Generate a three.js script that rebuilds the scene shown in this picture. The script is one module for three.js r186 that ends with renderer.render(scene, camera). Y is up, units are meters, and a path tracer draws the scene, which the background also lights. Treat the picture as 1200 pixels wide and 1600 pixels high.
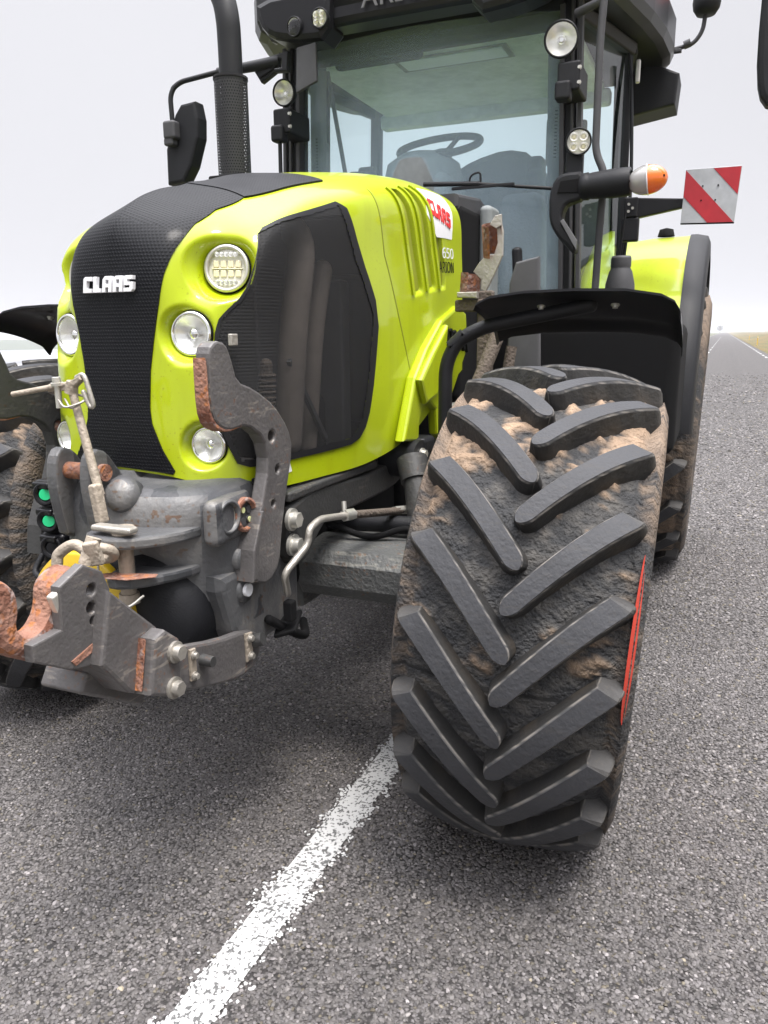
import * as THREE from 'three';
import { mergeGeometries, toCreasedNormals } from 'three/addons/utils/BufferGeometryUtils.js';
import { RoundedBoxGeometry } from 'three/addons/geometries/RoundedBoxGeometry.js';
import { FontLoader } from 'three/addons/loaders/FontLoader.js';
import { TextGeometry } from 'three/addons/geometries/TextGeometry.js';

// ---------------------------------------------------------------- camera, sky, sun, exposure
const scene = new THREE.Scene();
const D = Math.PI / 180;
const camera = new THREE.PerspectiveCamera(67.38, 0.75, 0.05, 6000);
camera.rotation.order = 'YXZ';
camera.position.set(1.46, 1.5, 2.25);
camera.rotation.set(-13.017 * D, 23.0625 * D, -0.5 * D);

const SKY_H = 0.82, SKY_Z = 7.5;                  // overcast: brighter overhead than at the horizon
function makeSky() {
  const w = 256, h = 128, d = new Float32Array(w * h * 4);
  for (let j = 0; j < h; j++) for (let i = 0; i < w; i++) {
    const el = ((j + .5) / h - .5) * Math.PI, az = (i + .5) / w * Math.PI * 2;
    const s = Math.max(0, Math.sin(el));
    let L = SKY_H + (SKY_Z - SKY_H) * Math.pow(Math.max(0, (s - .5) / .5), 1.2) + .03 * Math.cos(az - 1.2);
    L *= 1 + .035 * Math.sin(az * 2 + 3 * el + .5) * Math.cos(el) + .02 * Math.sin(az * 5 + el * 9);
    const k = (j * w + i) * 4;
    d[k] = L * .985; d[k + 1] = L * .985; d[k + 2] = L * 1.04; d[k + 3] = 1;
  }
  const t = new THREE.DataTexture(d, w, h, THREE.RGBAFormat, THREE.FloatType);
  t.mapping = THREE.EquirectangularReflectionMapping; t.magFilter = t.minFilter = THREE.LinearFilter; t.wrapS = THREE.RepeatWrapping; t.needsUpdate = true;
  return t;
}
const sky = makeSky();
scene.background = sky; scene.environment = sky;
const sun = new THREE.DirectionalLight(new THREE.Color(1, .95, .89), 4.6);
sun.position.set(4.5, 16, 3.5); sun.castShadow = true; sun.shadow.radius = 36; sun.shadow.mapSize.set(2048, 2048);
Object.assign(sun.shadow.camera, { left: -9, right: 9, top: 9, bottom: -9, near: 1, far: 50 });
scene.add(sun, sun.target);
const renderer = new THREE.WebGLRenderer({ antialias: true });
renderer.toneMapping = THREE.LinearToneMapping;
renderer.toneMappingExposure = 1.0;
renderer.shadowMap.enabled = true;
scene.fog = new THREE.FogExp2(new THREE.Color(.9, .91, .95), .0006);

// ---------------------------------------------------------------- helpers
let seed = 12345;
const rnd = () => { seed = (seed * 1664525 + 1013904223) >>> 0; return seed / 4294967296; };
const mix = (a, b, t) => a + (b - a) * t, clamp = (x, a = 0, b = 1) => Math.min(b, Math.max(a, x));
const sstep = (a, b, x) => { const t = clamp((x - a) / (b - a)); return t * t * (3 - 2 * t); };
function hash(x, y, s) { let h = (x * 374761393 + y * 668265263 + s * 1442695041) | 0; h = Math.imul(h ^ (h >>> 13), 1274126177); return ((h ^ (h >>> 16)) >>> 0) / 4294967296; }
function vnoise(x, y, p, s) {                       // tileable value noise of period p
  const xi = Math.floor(x), yi = Math.floor(y), fx = x - xi, fy = y - yi, u = fx * fx * (3 - 2 * fx), v = fy * fy * (3 - 2 * fy), m = (a) => ((a % p) + p) % p;
  return mix(mix(hash(m(xi), m(yi), s), hash(m(xi + 1), m(yi), s), u), mix(hash(m(xi), m(yi + 1), s), hash(m(xi + 1), m(yi + 1), s), u), v);
}
function fbm(x, y, p, s, o = 4) { let a = .5, t = 0, n = 0, f = 1; for (let i = 0; i < o; i++) { t += a * vnoise(x * f, y * f, p * f, s + i); n += a; a *= .5; f *= 2; } return t / n; }
function n3(x, y, z) { return (vnoise(x + z * .7, y - z * .31, 4096, 5) + vnoise(y + 17.3, z + x * .27, 4096, 9) + vnoise(z - 5.1, x + y * .43, 4096, 13)) / 3; }
function tex(size, fn, srgb, rep) {
  const d = new Uint8Array(size * size * 4);
  for (let j = 0; j < size; j++) for (let i = 0; i < size; i++) { const c = fn(i / size, j / size), k = (j * size + i) * 4; d[k] = clamp(c[0]) * 255; d[k + 1] = clamp(c[1]) * 255; d[k + 2] = clamp(c[2]) * 255; d[k + 3] = 255; }
  const t = new THREE.DataTexture(d, size, size); t.wrapS = t.wrapT = THREE.RepeatWrapping; t.magFilter = THREE.LinearFilter; t.minFilter = THREE.LinearMipmapLinearFilter; t.generateMipmaps = true;
  if (srgb) t.colorSpace = THREE.SRGBColorSpace; t.repeat.set(rep, rep); t.needsUpdate = true; return t;
}
const grey = (v) => [v, v, v];
const lerp3 = (a, b, t) => [mix(a[0], b[0], t), mix(a[1], b[1], t), mix(a[2], b[2], t)];
// texture coordinates in metres by the dominant direction of the face
function boxUV(g) {
  g = g.index ? g.toNonIndexed() : g;
  if (!g.attributes.normal) g.computeVertexNormals();
  const p = g.attributes.position, uv = new Float32Array(p.count * 2), a = new THREE.Vector3(), b = new THREE.Vector3(), c = new THREE.Vector3();
  for (let i = 0; i < p.count; i += 3) {
    a.fromBufferAttribute(p, i); b.fromBufferAttribute(p, i + 1); c.fromBufferAttribute(p, i + 2);
    const n = b.clone().sub(a).cross(c.clone().sub(a)), ax = Math.abs(n.x), ay = Math.abs(n.y), az = Math.abs(n.z);
    [a, b, c].forEach((v, k) => { const q = ax >= ay && ax >= az ? [v.z, v.y] : ay >= az ? [v.x, v.z] : [v.x, v.y]; uv[(i + k) * 2] = q[0] + .13 * n.x; uv[(i + k) * 2 + 1] = q[1]; });
  }
  g.setAttribute('uv', new THREE.BufferAttribute(uv, 2)); return g;
}
const clean = (g) => { g = g.index ? g.toNonIndexed() : g.clone(); for (const k of Object.keys(g.attributes)) if (!['position', 'normal', 'uv'].includes(k)) g.deleteAttribute(k); g.morphAttributes = {}; return g; };
function obj(name, geos, mat, parent, keepUV) {
  if (Array.isArray(geos) && Array.isArray(geos[0])) return geos.map((g) => obj(name, g, mat, parent, keepUV))[0];    // several pieces: a mesh for each
  let g = Array.isArray(geos) ? mergeGeometries(geos.map((x) => keepUV ? x : clean(x))) : geos;
  if (!keepUV) g = boxUV(g);
  const m = new THREE.Mesh(g, mat); m.name = name; m.castShadow = m.receiveShadow = true; parent.add(m); return m;
}
function group(name, parent, pos = [0, 0, 0]) { const g = new THREE.Group(); g.name = name; g.position.set(...pos); parent.add(g); return g; }
function shp(poly, smooth = 0) { let p = poly; for (let k = 0; k < smooth; k++) p = chaikin(p); const s = new THREE.Shape(); p.forEach((q, i) => i ? s.lineTo(q[0], q[1]) : s.moveTo(q[0], q[1])); s.closePath(); return s; }
function chaikin(p) { const r = []; for (let i = 0; i < p.length; i++) { const a = p[i], b = p[(i + 1) % p.length]; r.push([mix(a[0], b[0], .22), mix(a[1], b[1], .22)], [mix(a[0], b[0], .78), mix(a[1], b[1], .78)]); } return r; }
function ext(poly, depth, bev, smooth, holes) {
  const s = shp(poly, smooth);
  for (const h of holes ?? []) { const p = new THREE.Path(); if (h.length === 3 && !Array.isArray(h[0])) p.absarc(h[0], h[1], h[2], 0, Math.PI * 2, true); else h.forEach((q, i) => i ? p.lineTo(q[0], q[1]) : p.moveTo(q[0], q[1])); s.holes.push(p); }
  const b = bev ?? .004;
  return new THREE.ExtrudeGeometry(s, { depth: Math.max(.0005, depth - 2 * b), bevelEnabled: b > 0, bevelSize: b, bevelThickness: b, bevelOffset: -b, bevelSegments: 2, curveSegments: 14 }).translate(0, 0, b);
}
const mX = new THREE.Matrix4().makeBasis(new THREE.Vector3(0, 0, 1), new THREE.Vector3(0, 1, 0), new THREE.Vector3(-1, 0, 0));
const prismX = (poly, x0, x1, bev, smooth = 0, holes) => ext(poly, x1 - x0, bev, smooth, holes).applyMatrix4(mX).translate(x1, 0, 0);     // poly of [z, y]
const prismZ = (poly, z0, z1, bev, smooth = 0, holes) => ext(poly, z1 - z0, bev, smooth, holes).translate(0, 0, z0);                      // poly of [x, y]
const prismY = (poly, y0, y1, bev, smooth = 0) => ext(poly.map(([x, z]) => [x, -z]), y1 - y0, bev, smooth).rotateX(-Math.PI / 2).translate(0, y0, 0);   // poly of [x, z]
const V = (a) => new THREE.Vector3(...a);
function cyl(p0, p1, r0, r1 = r0, seg = 20, cap = true) {
  const a = V(p0), b = V(p1), d = b.clone().sub(a), L = d.length();
  return new THREE.CylinderGeometry(r1, r0, L, seg, 1, !cap).applyQuaternion(new THREE.Quaternion().setFromUnitVectors(new THREE.Vector3(0, 1, 0), d.normalize())).translate(...a.clone().add(b).multiplyScalar(.5).toArray());
}
function lathe(profile, p0, dir, seg = 28) {        // profile of [radius, along]
  return new THREE.LatheGeometry(profile.map(([r, y]) => new THREE.Vector2(r, y)), seg).applyQuaternion(new THREE.Quaternion().setFromUnitVectors(new THREE.Vector3(0, 1, 0), V(dir).normalize())).translate(...p0);
}
function tube(pts, r, seg = 40, rad = 12, tension = .5) {
  const c = new THREE.CatmullRomCurve3(pts.map(V), false, 'catmullrom', tension), n = pts.length;
  return mergeGeometries([new THREE.TubeGeometry(c, seg, r, rad), new THREE.SphereGeometry(r, 10, 6).translate(...pts[0]), new THREE.SphereGeometry(r, 10, 6).translate(...pts[n - 1])].map(clean));
}
function bendTube(pts, r, R = .05, seg = 8, rad = 12) {      // straight runs with rounded bends
  const path = new THREE.CurvePath(), P = pts.map(V); let last = P[0];
  for (let i = 1; i < P.length; i++) {
    if (i === P.length - 1) { path.add(new THREE.LineCurve3(last, P[i])); break; }
    const a = P[i].clone().add(P[i - 1].clone().sub(P[i]).setLength(R)), b = P[i].clone().add(P[i + 1].clone().sub(P[i]).setLength(R));
    path.add(new THREE.LineCurve3(last, a)); path.add(new THREE.QuadraticBezierCurve3(a, P[i], b)); last = b;
  }
  return mergeGeometries([new THREE.TubeGeometry(path, seg * P.length * 2, r, rad), new THREE.SphereGeometry(r, 10, 6).translate(...pts[0]), new THREE.SphereGeometry(r, 10, 6).translate(...pts[pts.length - 1])].map(clean));
}
const box = (c, s, r = .004) => { const m = Math.min(...s) / 2.01; return new RoundedBoxGeometry(s[0], s[1], s[2], 2, Math.min(r, m)).translate(...c); };
function rbox(c, s, rot, r = .004) { const m = Math.min(...s) / 2.01; return new RoundedBoxGeometry(s[0], s[1], s[2], 2, Math.min(r, m)).applyMatrix4(new THREE.Matrix4().makeRotationFromEuler(new THREE.Euler(...rot))).translate(...c); }
function bolt(p, dir, r = .014, h = .014) {
  const d = V(dir).normalize(), q = V(p);
  return [cyl(p, q.clone().addScaledVector(d, h * .35).toArray(), r * 1.35, r * 1.35, 18), cyl(q.clone().addScaledVector(d, h * .35).toArray(), q.clone().addScaledVector(d, h).toArray(), r, r * .94, 6)];
}
const mirrorX = (g) => { g = clean(g); const p = g.attributes.position, n = g.attributes.normal, u = g.attributes.uv;
  for (let i = 0; i < p.count; i++) { p.setX(i, -p.getX(i)); n.setX(i, -n.getX(i)); }
  const sw = (a) => { if (!a) return; const s = a.itemSize; for (let i = 0; i < a.count; i += 3) for (let k = 0; k < s; k++) { const t = a.array[(i + 1) * s + k]; a.array[(i + 1) * s + k] = a.array[(i + 2) * s + k]; a.array[(i + 2) * s + k] = t; } };
  sw(p); sw(n); sw(u); return g; };

// ---------------------------------------------------------------- materials
const S = (o) => new THREE.MeshStandardMaterial(o), P = (o) => new THREE.MeshPhysicalMaterial(o);
const rgb = (r, g, b) => new THREE.Color().setRGB(r, g, b);
const tGrime = tex(512, (u, v) => { const a = fbm(u * 6, v * 6, 6, 3, 6), b = fbm(u * 24, v * 24, 24, 8, 3), s = hash(Math.floor(u * 512), Math.floor(v * 512), 2); return grey(.62 + .34 * a + .18 * (b - .5) + .05 * (s - .5)); }, false, 1.6);
const tRough = tex(256, (u, v) => grey(.55 + .5 * fbm(u * 8, v * 8, 8, 21, 5)), false, 2.3);
const tBump = tex(512, (u, v) => grey(.5 + .9 * (fbm(u * 40, v * 40, 40, 31, 3) - .5)), false, 3);
const tOrange = tex(512, (u, v) => grey(fbm(u * 70, v * 70, 70, 41, 2)), false, 4);
const tCast = tex(1024, (u, v) => {
  const a = fbm(u * 5, v * 5, 5, 51, 6), st = fbm(u * 7 + 3, v * 4, 28, 57, 6), sp = fbm(u * 60, v * 60, 60, 61, 2), dr = fbm(u * 30, v * 3, 30, 63, 4);
  let c = lerp3([.13, .133, .14], [.25, .245, .24], sstep(.3, .7, a));
  c = lerp3(c, [.36, .33, .29], .55 * sstep(.55, .75, dr) * sstep(.42, .6, a));
  c = lerp3(c, [.05, .052, .06], .75 * sstep(.655, .675, st));
  c = lerp3(c, [.20, .11, .06], .8 * sstep(.66, .8, sp) * sstep(.5, .66, a));
  return c;
}, false, 1.35);
const tArm = tex(1024, (u, v) => {
  const a = fbm(u * 6, v * 6, 6, 71, 6), sp = fbm(u * 50, v * 50, 50, 77, 3), sc = fbm(u * 8, v * 60, 60, 79, 3);
  let c = lerp3([.12, .115, .115], [.19, .18, .175], a);
  c = lerp3(c, [.42, .38, .33], .6 * sstep(.66, .74, sc) * sstep(.4, .7, a));
  c = lerp3(c, [.24, .12, .07], .8 * sstep(.62, .8, sp) * sstep(.5, .68, a));
  return c;
}, false, 1.9);
const tRust = tex(512, (u, v) => {
  const a = fbm(u * 7, v * 7, 7, 81, 6), b = fbm(u * 22, v * 22, 22, 87, 4);
  let c = lerp3([.20, .085, .05], [.36, .20, .14], sstep(.3, .65, a));
  c = lerp3(c, [.42, .17, .06], sstep(.58, .72, b)); c = lerp3(c, [.34, .32, .31], .75 * sstep(.52, .68, 1 - a) * sstep(.45, .6, b));
  return c;
}, false, 2.6);
const tMeshBump = tex(256, (u, v) => { const n = 16, y = v * n, r = Math.floor(y), x = u * n + (r % 2) * .5, dx = x - Math.floor(x) - .5, dy = y - r - .5; return grey(sstep(.2, .36, Math.hypot(dx, dy))); }, false, 7);
const tMeshCol = tex(256, (u, v) => { const n = 16, y = v * n, r = Math.floor(y), x = u * n + (r % 2) * .5, dx = x - Math.floor(x) - .5, dy = y - r - .5; return grey(mix(.25, 1, sstep(.2, .34, Math.hypot(dx, dy)))); }, false, 7);
const tLug = tex(512, (u, v) => { const a = fbm(u * 5, v * 5, 5, 171, 5), b = fbm(u * 50, v * 50, 50, 175, 3), s = fbm(u * 12, v * 70, 70, 177, 3); return lerp3(grey(.72 + .4 * (a - .3)), [1.0, .93, .82], .55 * sstep(.62, .74, s) * sstep(.35, .6, a) + .5 * sstep(.68, .78, b)); }, false, 2.2);
const M = {
  paint: P({ color: rgb(.375, .46, .004), roughness: .4, specularIntensity: .5, clearcoat: .55, clearcoatRoughness: .07, map: tex(1024, (u, v) => { const s = fbm(u * 130, v * 130, 130, 95, 2), a = fbm(u * 6, v * 6, 6, 91, 5), d = fbm(u * 18, v * 3, 18, 97, 4); return lerp3(grey(.93 + .12 * (a - .4)), [.62, .55, .5], .75 * sstep(.80, .84, s) * sstep(.42, .6, a) + .16 * sstep(.55, .72, d)); }, false, 1.1) }),
  paintDark: P({ color: rgb(.22, .25, .008), roughness: .5, clearcoat: .3, clearcoatRoughness: .2 }),
  blackPlastic: P({ color: rgb(.011, .0115, .014), roughness: .55, specularIntensity: .55, map: tGrime, bumpMap: tOrange, bumpScale: .0006 }),
  blackGloss: P({ color: rgb(.006, .006, .008), roughness: .4, specularIntensity: .5, clearcoat: .2, clearcoatRoughness: .15, map: tGrime }),
  blackMetal: P({ color: rgb(.013, .0135, .016), roughness: .5, specularIntensity: .6, map: tGrime, bumpMap: tOrange, bumpScale: .0005 }),
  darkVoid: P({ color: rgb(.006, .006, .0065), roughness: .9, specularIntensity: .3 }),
  topPanel: P({ color: rgb(.008, .0085, .011), roughness: .5, specularIntensity: .2, map: tMeshCol, bumpMap: tMeshBump, bumpScale: .0006, clearcoat: .1, clearcoatRoughness: .35 }),
  grilleMesh: P({ color: rgb(.0065, .007, .009), roughness: .5, specularIntensity: .2, map: tMeshCol, bumpMap: tMeshBump, bumpScale: .0016, clearcoat: .12, clearcoatRoughness: .2 }),
  sideMesh: P({ color: rgb(.030, .030, .031), roughness: .6, specularIntensity: .5, map: tMeshCol, opacity: .56, transparent: true, bumpMap: tMeshBump, bumpScale: .0008 }),
  sideRim: P({ color: rgb(.013, .013, .015), roughness: .55, specularIntensity: .5, map: tGrime }),
  cast: S({ color: rgb(.55, .55, .55), roughness: .62, roughnessMap: tRough, metalness: .15, map: tCast, bumpMap: tBump, bumpScale: .0014 }),
  arm: S({ color: rgb(.62, .61, .61), roughness: .6, roughnessMap: tRough, metalness: .15, map: tArm, bumpMap: tBump, bumpScale: .0013 }),
  armDark: S({ color: rgb(.22, .23, .23), roughness: .6, metalness: .1, map: tArm, bumpMap: tBump, bumpScale: .0013 }),
  rust: S({ color: rgb(.72, .66, .66), roughness: .85, map: tRust, bumpMap: tBump, bumpScale: .005 }),
  steel: S({ color: rgb(.50, .47, .42), roughness: .45, metalness: .65, map: tGrime, bumpMap: tBump, bumpScale: .0015 }),
  zinc: S({ color: rgb(.72, .70, .64), roughness: .38, metalness: .7, map: tGrime }),
  dirtySteel: S({ color: rgb(.42, .36, .29), roughness: .65, metalness: .35, map: tGrime, bumpMap: tBump, bumpScale: .003 }),
  chrome: S({ color: rgb(.85, .85, .84), roughness: .1, metalness: 1 }),
  reflector: S({ color: rgb(.97, .97, .95), roughness: .25, metalness: .7, bumpMap: tGrime, bumpScale: .004 }),
  lens: P({ color: rgb(1, 1, 1), roughness: .04, transmission: 1, thickness: 0, ior: 1.45 }),
  ledWhite: P({ color: rgb(.82, .80, .68), roughness: .3, clearcoat: 1, clearcoatRoughness: .05 }),
  ledYellow: P({ color: rgb(.74, .68, .46), roughness: .25, clearcoat: 1, clearcoatRoughness: .05 }),
  lampClear: P({ color: rgb(.42, .415, .41), roughness: .18, transmission: .35, thickness: 0, clearcoat: 1 }),
  lampAmber: P({ color: rgb(.86, .20, .015), roughness: .18, transmission: .3, thickness: 0, clearcoat: 1 }),
  yellow: P({ color: rgb(.66, .44, .008), roughness: .4, clearcoat: .3, map: tGrime }),
  green: S({ color: rgb(.02, .55, .22), roughness: .35 }),
  white: S({ color: rgb(.80, .80, .82), roughness: .4 }),
  decalWhite: S({ color: rgb(.74, .74, .77), roughness: .35 }),
  red: S({ color: rgb(.62, .03, .03), roughness: .4 }),
  boardRed: S({ color: rgb(.50, .022, .035), roughness: .45, map: tGrime }),
  boardWhite: S({ color: rgb(.50, .52, .54), roughness: .45, map: tGrime }),
  rimRed: P({ color: rgb(.48, .045, .025), roughness: .6, map: tGrime }),
  rubber: S({ color: rgb(.72, .72, .72), vertexColors: true, roughness: .8, map: tGrime, bumpMap: tBump, bumpScale: .008 }),
  rubberLug: S({ color: rgb(.52, .52, .53), vertexColors: true, roughness: .72, map: tLug, bumpMap: tBump, bumpScale: .0016 }),
  glass: P({ color: rgb(.86, .96, .98), roughness: .02, transmission: 1, thickness: 0, ior: 1.5 }),
  glassSide: P({ color: rgb(.90, .99, 1), roughness: .02, transmission: 1, thickness: 0, ior: 1.5 }),
  dust: S({ color: rgb(.54, .70, .80), roughness: .9, opacity: .29, transparent: true }),
  liner: S({ color: rgb(.80, .90, .98), roughness: .9, map: tGrime }),
  dash: S({ color: rgb(.24, .26, .26), roughness: .7, map: tGrime }),
  seat: S({ color: rgb(.16, .17, .18), roughness: .9, map: tGrime, bumpMap: tBump, bumpScale: .004 }),
  greyPlastic: S({ color: rgb(.055, .055, .06), roughness: .6, map: tGrime }),
  greyPanel: S({ color: rgb(.13, .13, .135), roughness: .6, map: tGrime }),
  greyPanel2: S({ color: rgb(.075, .075, .08), roughness: .7, map: tGrime }),
  pipeDirty: S({ color: rgb(.22, .185, .16), roughness: .8, map: tGrime }),
  mudBrown: S({ color: rgb(.12, .095, .075), roughness: .9, map: tGrime, bumpMap: tBump, bumpScale: .006 }),
};

// ---------------------------------------------------------------- the setting
const bend = (z) => .0078 * Math.max(0, -z - 3);
function ribbon(x0, x1, y, zs) {                    // a strip along the road, uv in metres
  const pos = [], uv = [], idx = [];
  zs.forEach((z, i) => { for (const x of [x0, x1]) { pos.push(x + bend(z), y, z); uv.push(x, z); } if (i) { const k = i * 2; idx.push(k - 2, k - 1, k, k - 1, k + 1, k); } });
  const g = new THREE.BufferGeometry(); g.setAttribute('position', new THREE.Float32BufferAttribute(pos, 3)); g.setAttribute('uv', new THREE.Float32BufferAttribute(uv, 2)); g.setIndex(idx); g.computeVertexNormals(); return g;
}
const zline = (a, b, n) => Array.from({ length: n + 1 }, (_, i) => mix(a, b, i / n));
const tAsph = tex(1024, (u, v) => {
  const st = fbm(u * 150, v * 150, 150, 101, 2), b = fbm(u * 22, v * 22, 22, 104, 3), a = fbm(u * 4, v * 4, 4, 107, 4), f = hash(Math.floor(u * 300), Math.floor(v * 300), 5);
  let c = lerp3([.045, .042, .041], [.17, .163, .160], sstep(.38, .66, st)); c = lerp3(c, [.24, .23, .215], .6 * sstep(.93, .98, f));
  const k = .82 + .3 * a + .7 * (b - .5); return [c[0] * k, c[1] * k, c[2] * k];
}, false, .72);
const mRoad = S({ color: rgb(.49, .47, .462), roughness: .8, map: tAsph, bumpMap: tex(512, (u, v) => grey(fbm(u * 60, v * 60, 60, 111, 2)), false, 1.4), bumpScale: .008 });
const road = obj('road', ribbon(-3.1, 4.25, 0, [30, 12, 6, 3, 1, 0, -1, -3, -6, -10, -20, -40, -80, -140, -220, -320, -450, -600, -800, -1000]), mRoad, scene, true);
road.userData = { kind: 'structure' };
const mLine = S({ color: rgb(.45, .45, .445), roughness: .7, map: tex(512, (u, v) => grey(mix(1, .2, sstep(.55, .63, fbm(u * 90, v * 90, 90, 121, 3)))), false, 1.6), bumpMap: tGrime, bumpScale: .003 });
obj('lane_marking', ribbon(.44, .54, .004, zline(1.95, -1.6, 8)), mLine, road, true);
for (let k = 0; k < 30; k++) obj('lane_marking', ribbon(.43, .55, .004, zline(-12 - k * 9.3, -15.2 - k * 9.3, 2)), mLine, road, true);
for (let k = 0; k < 60; k++) obj('edge_marking', ribbon(3.77, 3.89, .004, zline(-4 - k * 4.0, -6.0 - k * 4.0, 1)), mLine, road, true);
obj('edge_marking', ribbon(3.77, 3.89, .004, zline(-246, -700, 8)), mLine, road, true);
obj('edge_marking', ribbon(-2.75, -2.63, .004, zline(20, -700, 60)), mLine, road, true);

// stone chippings of the surface dressing, near the camera where single stones can be seen
{
  camera.aspect = .75; camera.updateProjectionMatrix(); camera.updateMatrixWorld(true);
  const variants = [];
  for (let k = 0; k < 5; k++) {
    let g = new THREE.IcosahedronGeometry(1, 0); const p = g.attributes.position, key = new Map();
    for (let i = 0; i < p.count; i++) { const q = [p.getX(i), p.getY(i), p.getZ(i)].map((x) => x.toFixed(3)).join(); if (!key.has(q)) key.set(q, [.62 + .7 * rnd(), .62 + .7 * rnd(), .62 + .7 * rnd()]); const s = key.get(q); p.setXYZ(i, p.getX(i) * s[0], p.getY(i) * s[1] * .62, p.getZ(i) * s[2]); }
    g.computeVertexNormals(); g = boxUV(g); variants.push(g);
  }
  const lists = variants.map(() => []), whites = variants.map(() => []), q = new THREE.Vector3();
  const addCells = (za, zb, c, t0 = 0, t1 = 0) => {
    for (let z = za; z > zb; z -= c) for (let x = -4; x < 4.2; x += c) {
      q.set(x, 0, z).project(camera);
      if (q.z > 1 || Math.abs(q.x) > 1.18 || q.y < -1.15 || q.y > .6) continue;
      const px = x + (rnd() - .5) * c * 1.1, pz = z + (rnd() - .5) * c * 1.1;
      const n = .6 * n3(px * 3, 1.7, pz * 3) + .4 * n3(px * .7 + 30, 2.7, pz * .7 + 9) + .35 * (n3(px * 1.6 + 80, 5.5, pz * .5) - .5); if (rnd() > .93 - mix(t0, t1, (za - z) / (za - zb))) continue;
      const size = c * (.36 + .40 * rnd() * rnd() + .16 * rnd()), v = Math.floor(rnd() * 5);
      const e = Math.abs(px - .49) + (n3(px * 40, 3, pz * 40) - .5) * .085 + (rnd() - .5) * .022, wear = n3(px * 22, 9, pz * 22) + (rnd() - .5) * .34;
      (pz < 1.95 && e < .064 && wear < .57 ? whites : lists)[v].push([px, pz, size, n]);
    }
  };
  addCells(2.1, -.2, .0092); addCells(-.2, -1.8, .0112); addCells(-1.8, -4, .0145, 0, .15); addCells(-4, -8, .020, .15, .55); addCells(-8, -16, .03, .5, .85); addCells(-16, -34, .045, .7, 1);
  const mStone = S({ color: 0xffffff, roughness: .62 }), mPaint = S({ color: 0xffffff, roughness: .6 });
  const mm = new THREE.Matrix4(), e = new THREE.Euler(), qq = new THREE.Quaternion(), col = new THREE.Color();
  for (const [L, name, white] of [[lists, 'stone_chippings', 0], [whites, 'painted_chippings', 1]]) L.forEach((l, k) => {
    if (!l.length) return;
    const im = new THREE.InstancedMesh(variants[k], white ? mPaint : mStone, l.length); im.name = name; im.userData = { kind: 'stuff' };
    l.forEach(([x, z, s, n], i) => {
      qq.setFromEuler(e.set((rnd() - .5) * .7, rnd() * 6.28, (rnd() - .5) * .7));
      mm.compose(new THREE.Vector3(x, s * .12, z), qq, new THREE.Vector3(s * (.8 + .5 * rnd()), s * .8, s)); im.setMatrixAt(i, mm);
      if (white) { const w = .34 + .18 * rnd(); col.setRGB(w, w, w * .99); }
      else {
        const r = rnd(); let b = (.046 + .075 * r * r + .03 * rnd()) * (.8 + .45 * n);
        if (rnd() > .965) b = .15 + .09 * rnd();
        const w = rnd(); col.setRGB(b * 1.07, b * (w > .94 ? .93 : .985), b * (w > .94 ? .70 : w > .5 ? .95 : .98));
      }
      im.setColorAt(i, col);
    });
    im.receiveShadow = im.castShadow = true; road.add(im);
  });
}

// land on both sides
const height = (x, z) => { const d = z < -3 ? bend(z) : 0, X = x - d;
  if (X < -3.0) { const t = -3.0 - X; return -.12 - .35 * sstep(0, 6, t) - 7.1 * sstep(5, 175, t) + .25 * (n3(x * .2, 0, z * .2) - .5) * sstep(1, 6, t); }
  if (X > 4.2) { const t = X - 4.2; return -.1 - .5 * sstep(0, 2.5, t) + 1.0 * sstep(3, 9, t) + 2.2 * sstep(9, 150, t) + .3 * (n3(x * .25, 4, z * .25) - .5) * sstep(1, 5, t); }
  return -.12; };
{
  const xs = [-1800, -700, -300, -200, -150, -110, -80, -55, -38, -28, -20, -14, -10, -7.5, -5.5, -4.2, -3.3, -3.05, 0, 4.2, 4.35, 5, 5.8, 6.8, 8, 9.5, 12, 16, 22, 30, 45, 70, 110, 180, 300, 700, 1800];
  const zs = []; for (let z = 60; z > -1400; z -= z > 0 ? 8 : mix(1.2, 30, clamp(-z / 600))) zs.push(z); zs.push(-1800, -3000);
  const pos = [], uv = [], col = [], idx = [], nx = xs.length;
  zs.forEach((z, j) => xs.forEach((x0, i) => {
    const x = x0 + bend(z) + (i > 1 && i < nx - 2 && Math.abs(x0) > 5 ? (hash(i, j, 3) - .5) * .6 : 0), y = height(x, z);
    pos.push(x, y, z); uv.push(x, z);
    const n = fbm(x * .35 + 100, z * .35 + 5000, 8192, 131, 3), l = x0 < 0;
    const c = l ? lerp3([.05, .07, .020], [.11, .11, .04], n) : lerp3(lerp3([.15, .10, .025], [.08, .08, .02], sstep(.4, .62, n)), [.10, .11, .05], sstep(25, 90, x0));
    col.push(...c); if (i && j) { const a = (j - 1) * nx + i - 1, b = a + 1, d = a + nx, e = d + 1; idx.push(a, b, d, b, e, d); }
  }));
  const g = new THREE.BufferGeometry(); g.setAttribute('position', new THREE.Float32BufferAttribute(pos, 3)); g.setAttribute('uv', new THREE.Float32BufferAttribute(uv, 2)); g.setAttribute('color', new THREE.Float32BufferAttribute(col, 3)); g.setIndex(idx); g.computeVertexNormals();
  // faces should look up
  if (g.attributes.normal.getY(40) < 0) { for (let i = 0; i < idx.length; i += 3) { const t = idx[i]; idx[i] = idx[i + 1]; idx[i + 1] = t; } g.setIndex(idx); g.computeVertexNormals(); }
  const t = tex(512, (u, v) => grey(.5 + .6 * fbm(u * 60, v * 60, 60, 141, 3)), false, .5);
  const land = obj('ground', g, S({ color: 0xffffff, vertexColors: true, roughness: .95, map: t, bumpMap: t, bumpScale: .06 }), scene, true);
  land.userData = { kind: 'structure' };
}
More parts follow.
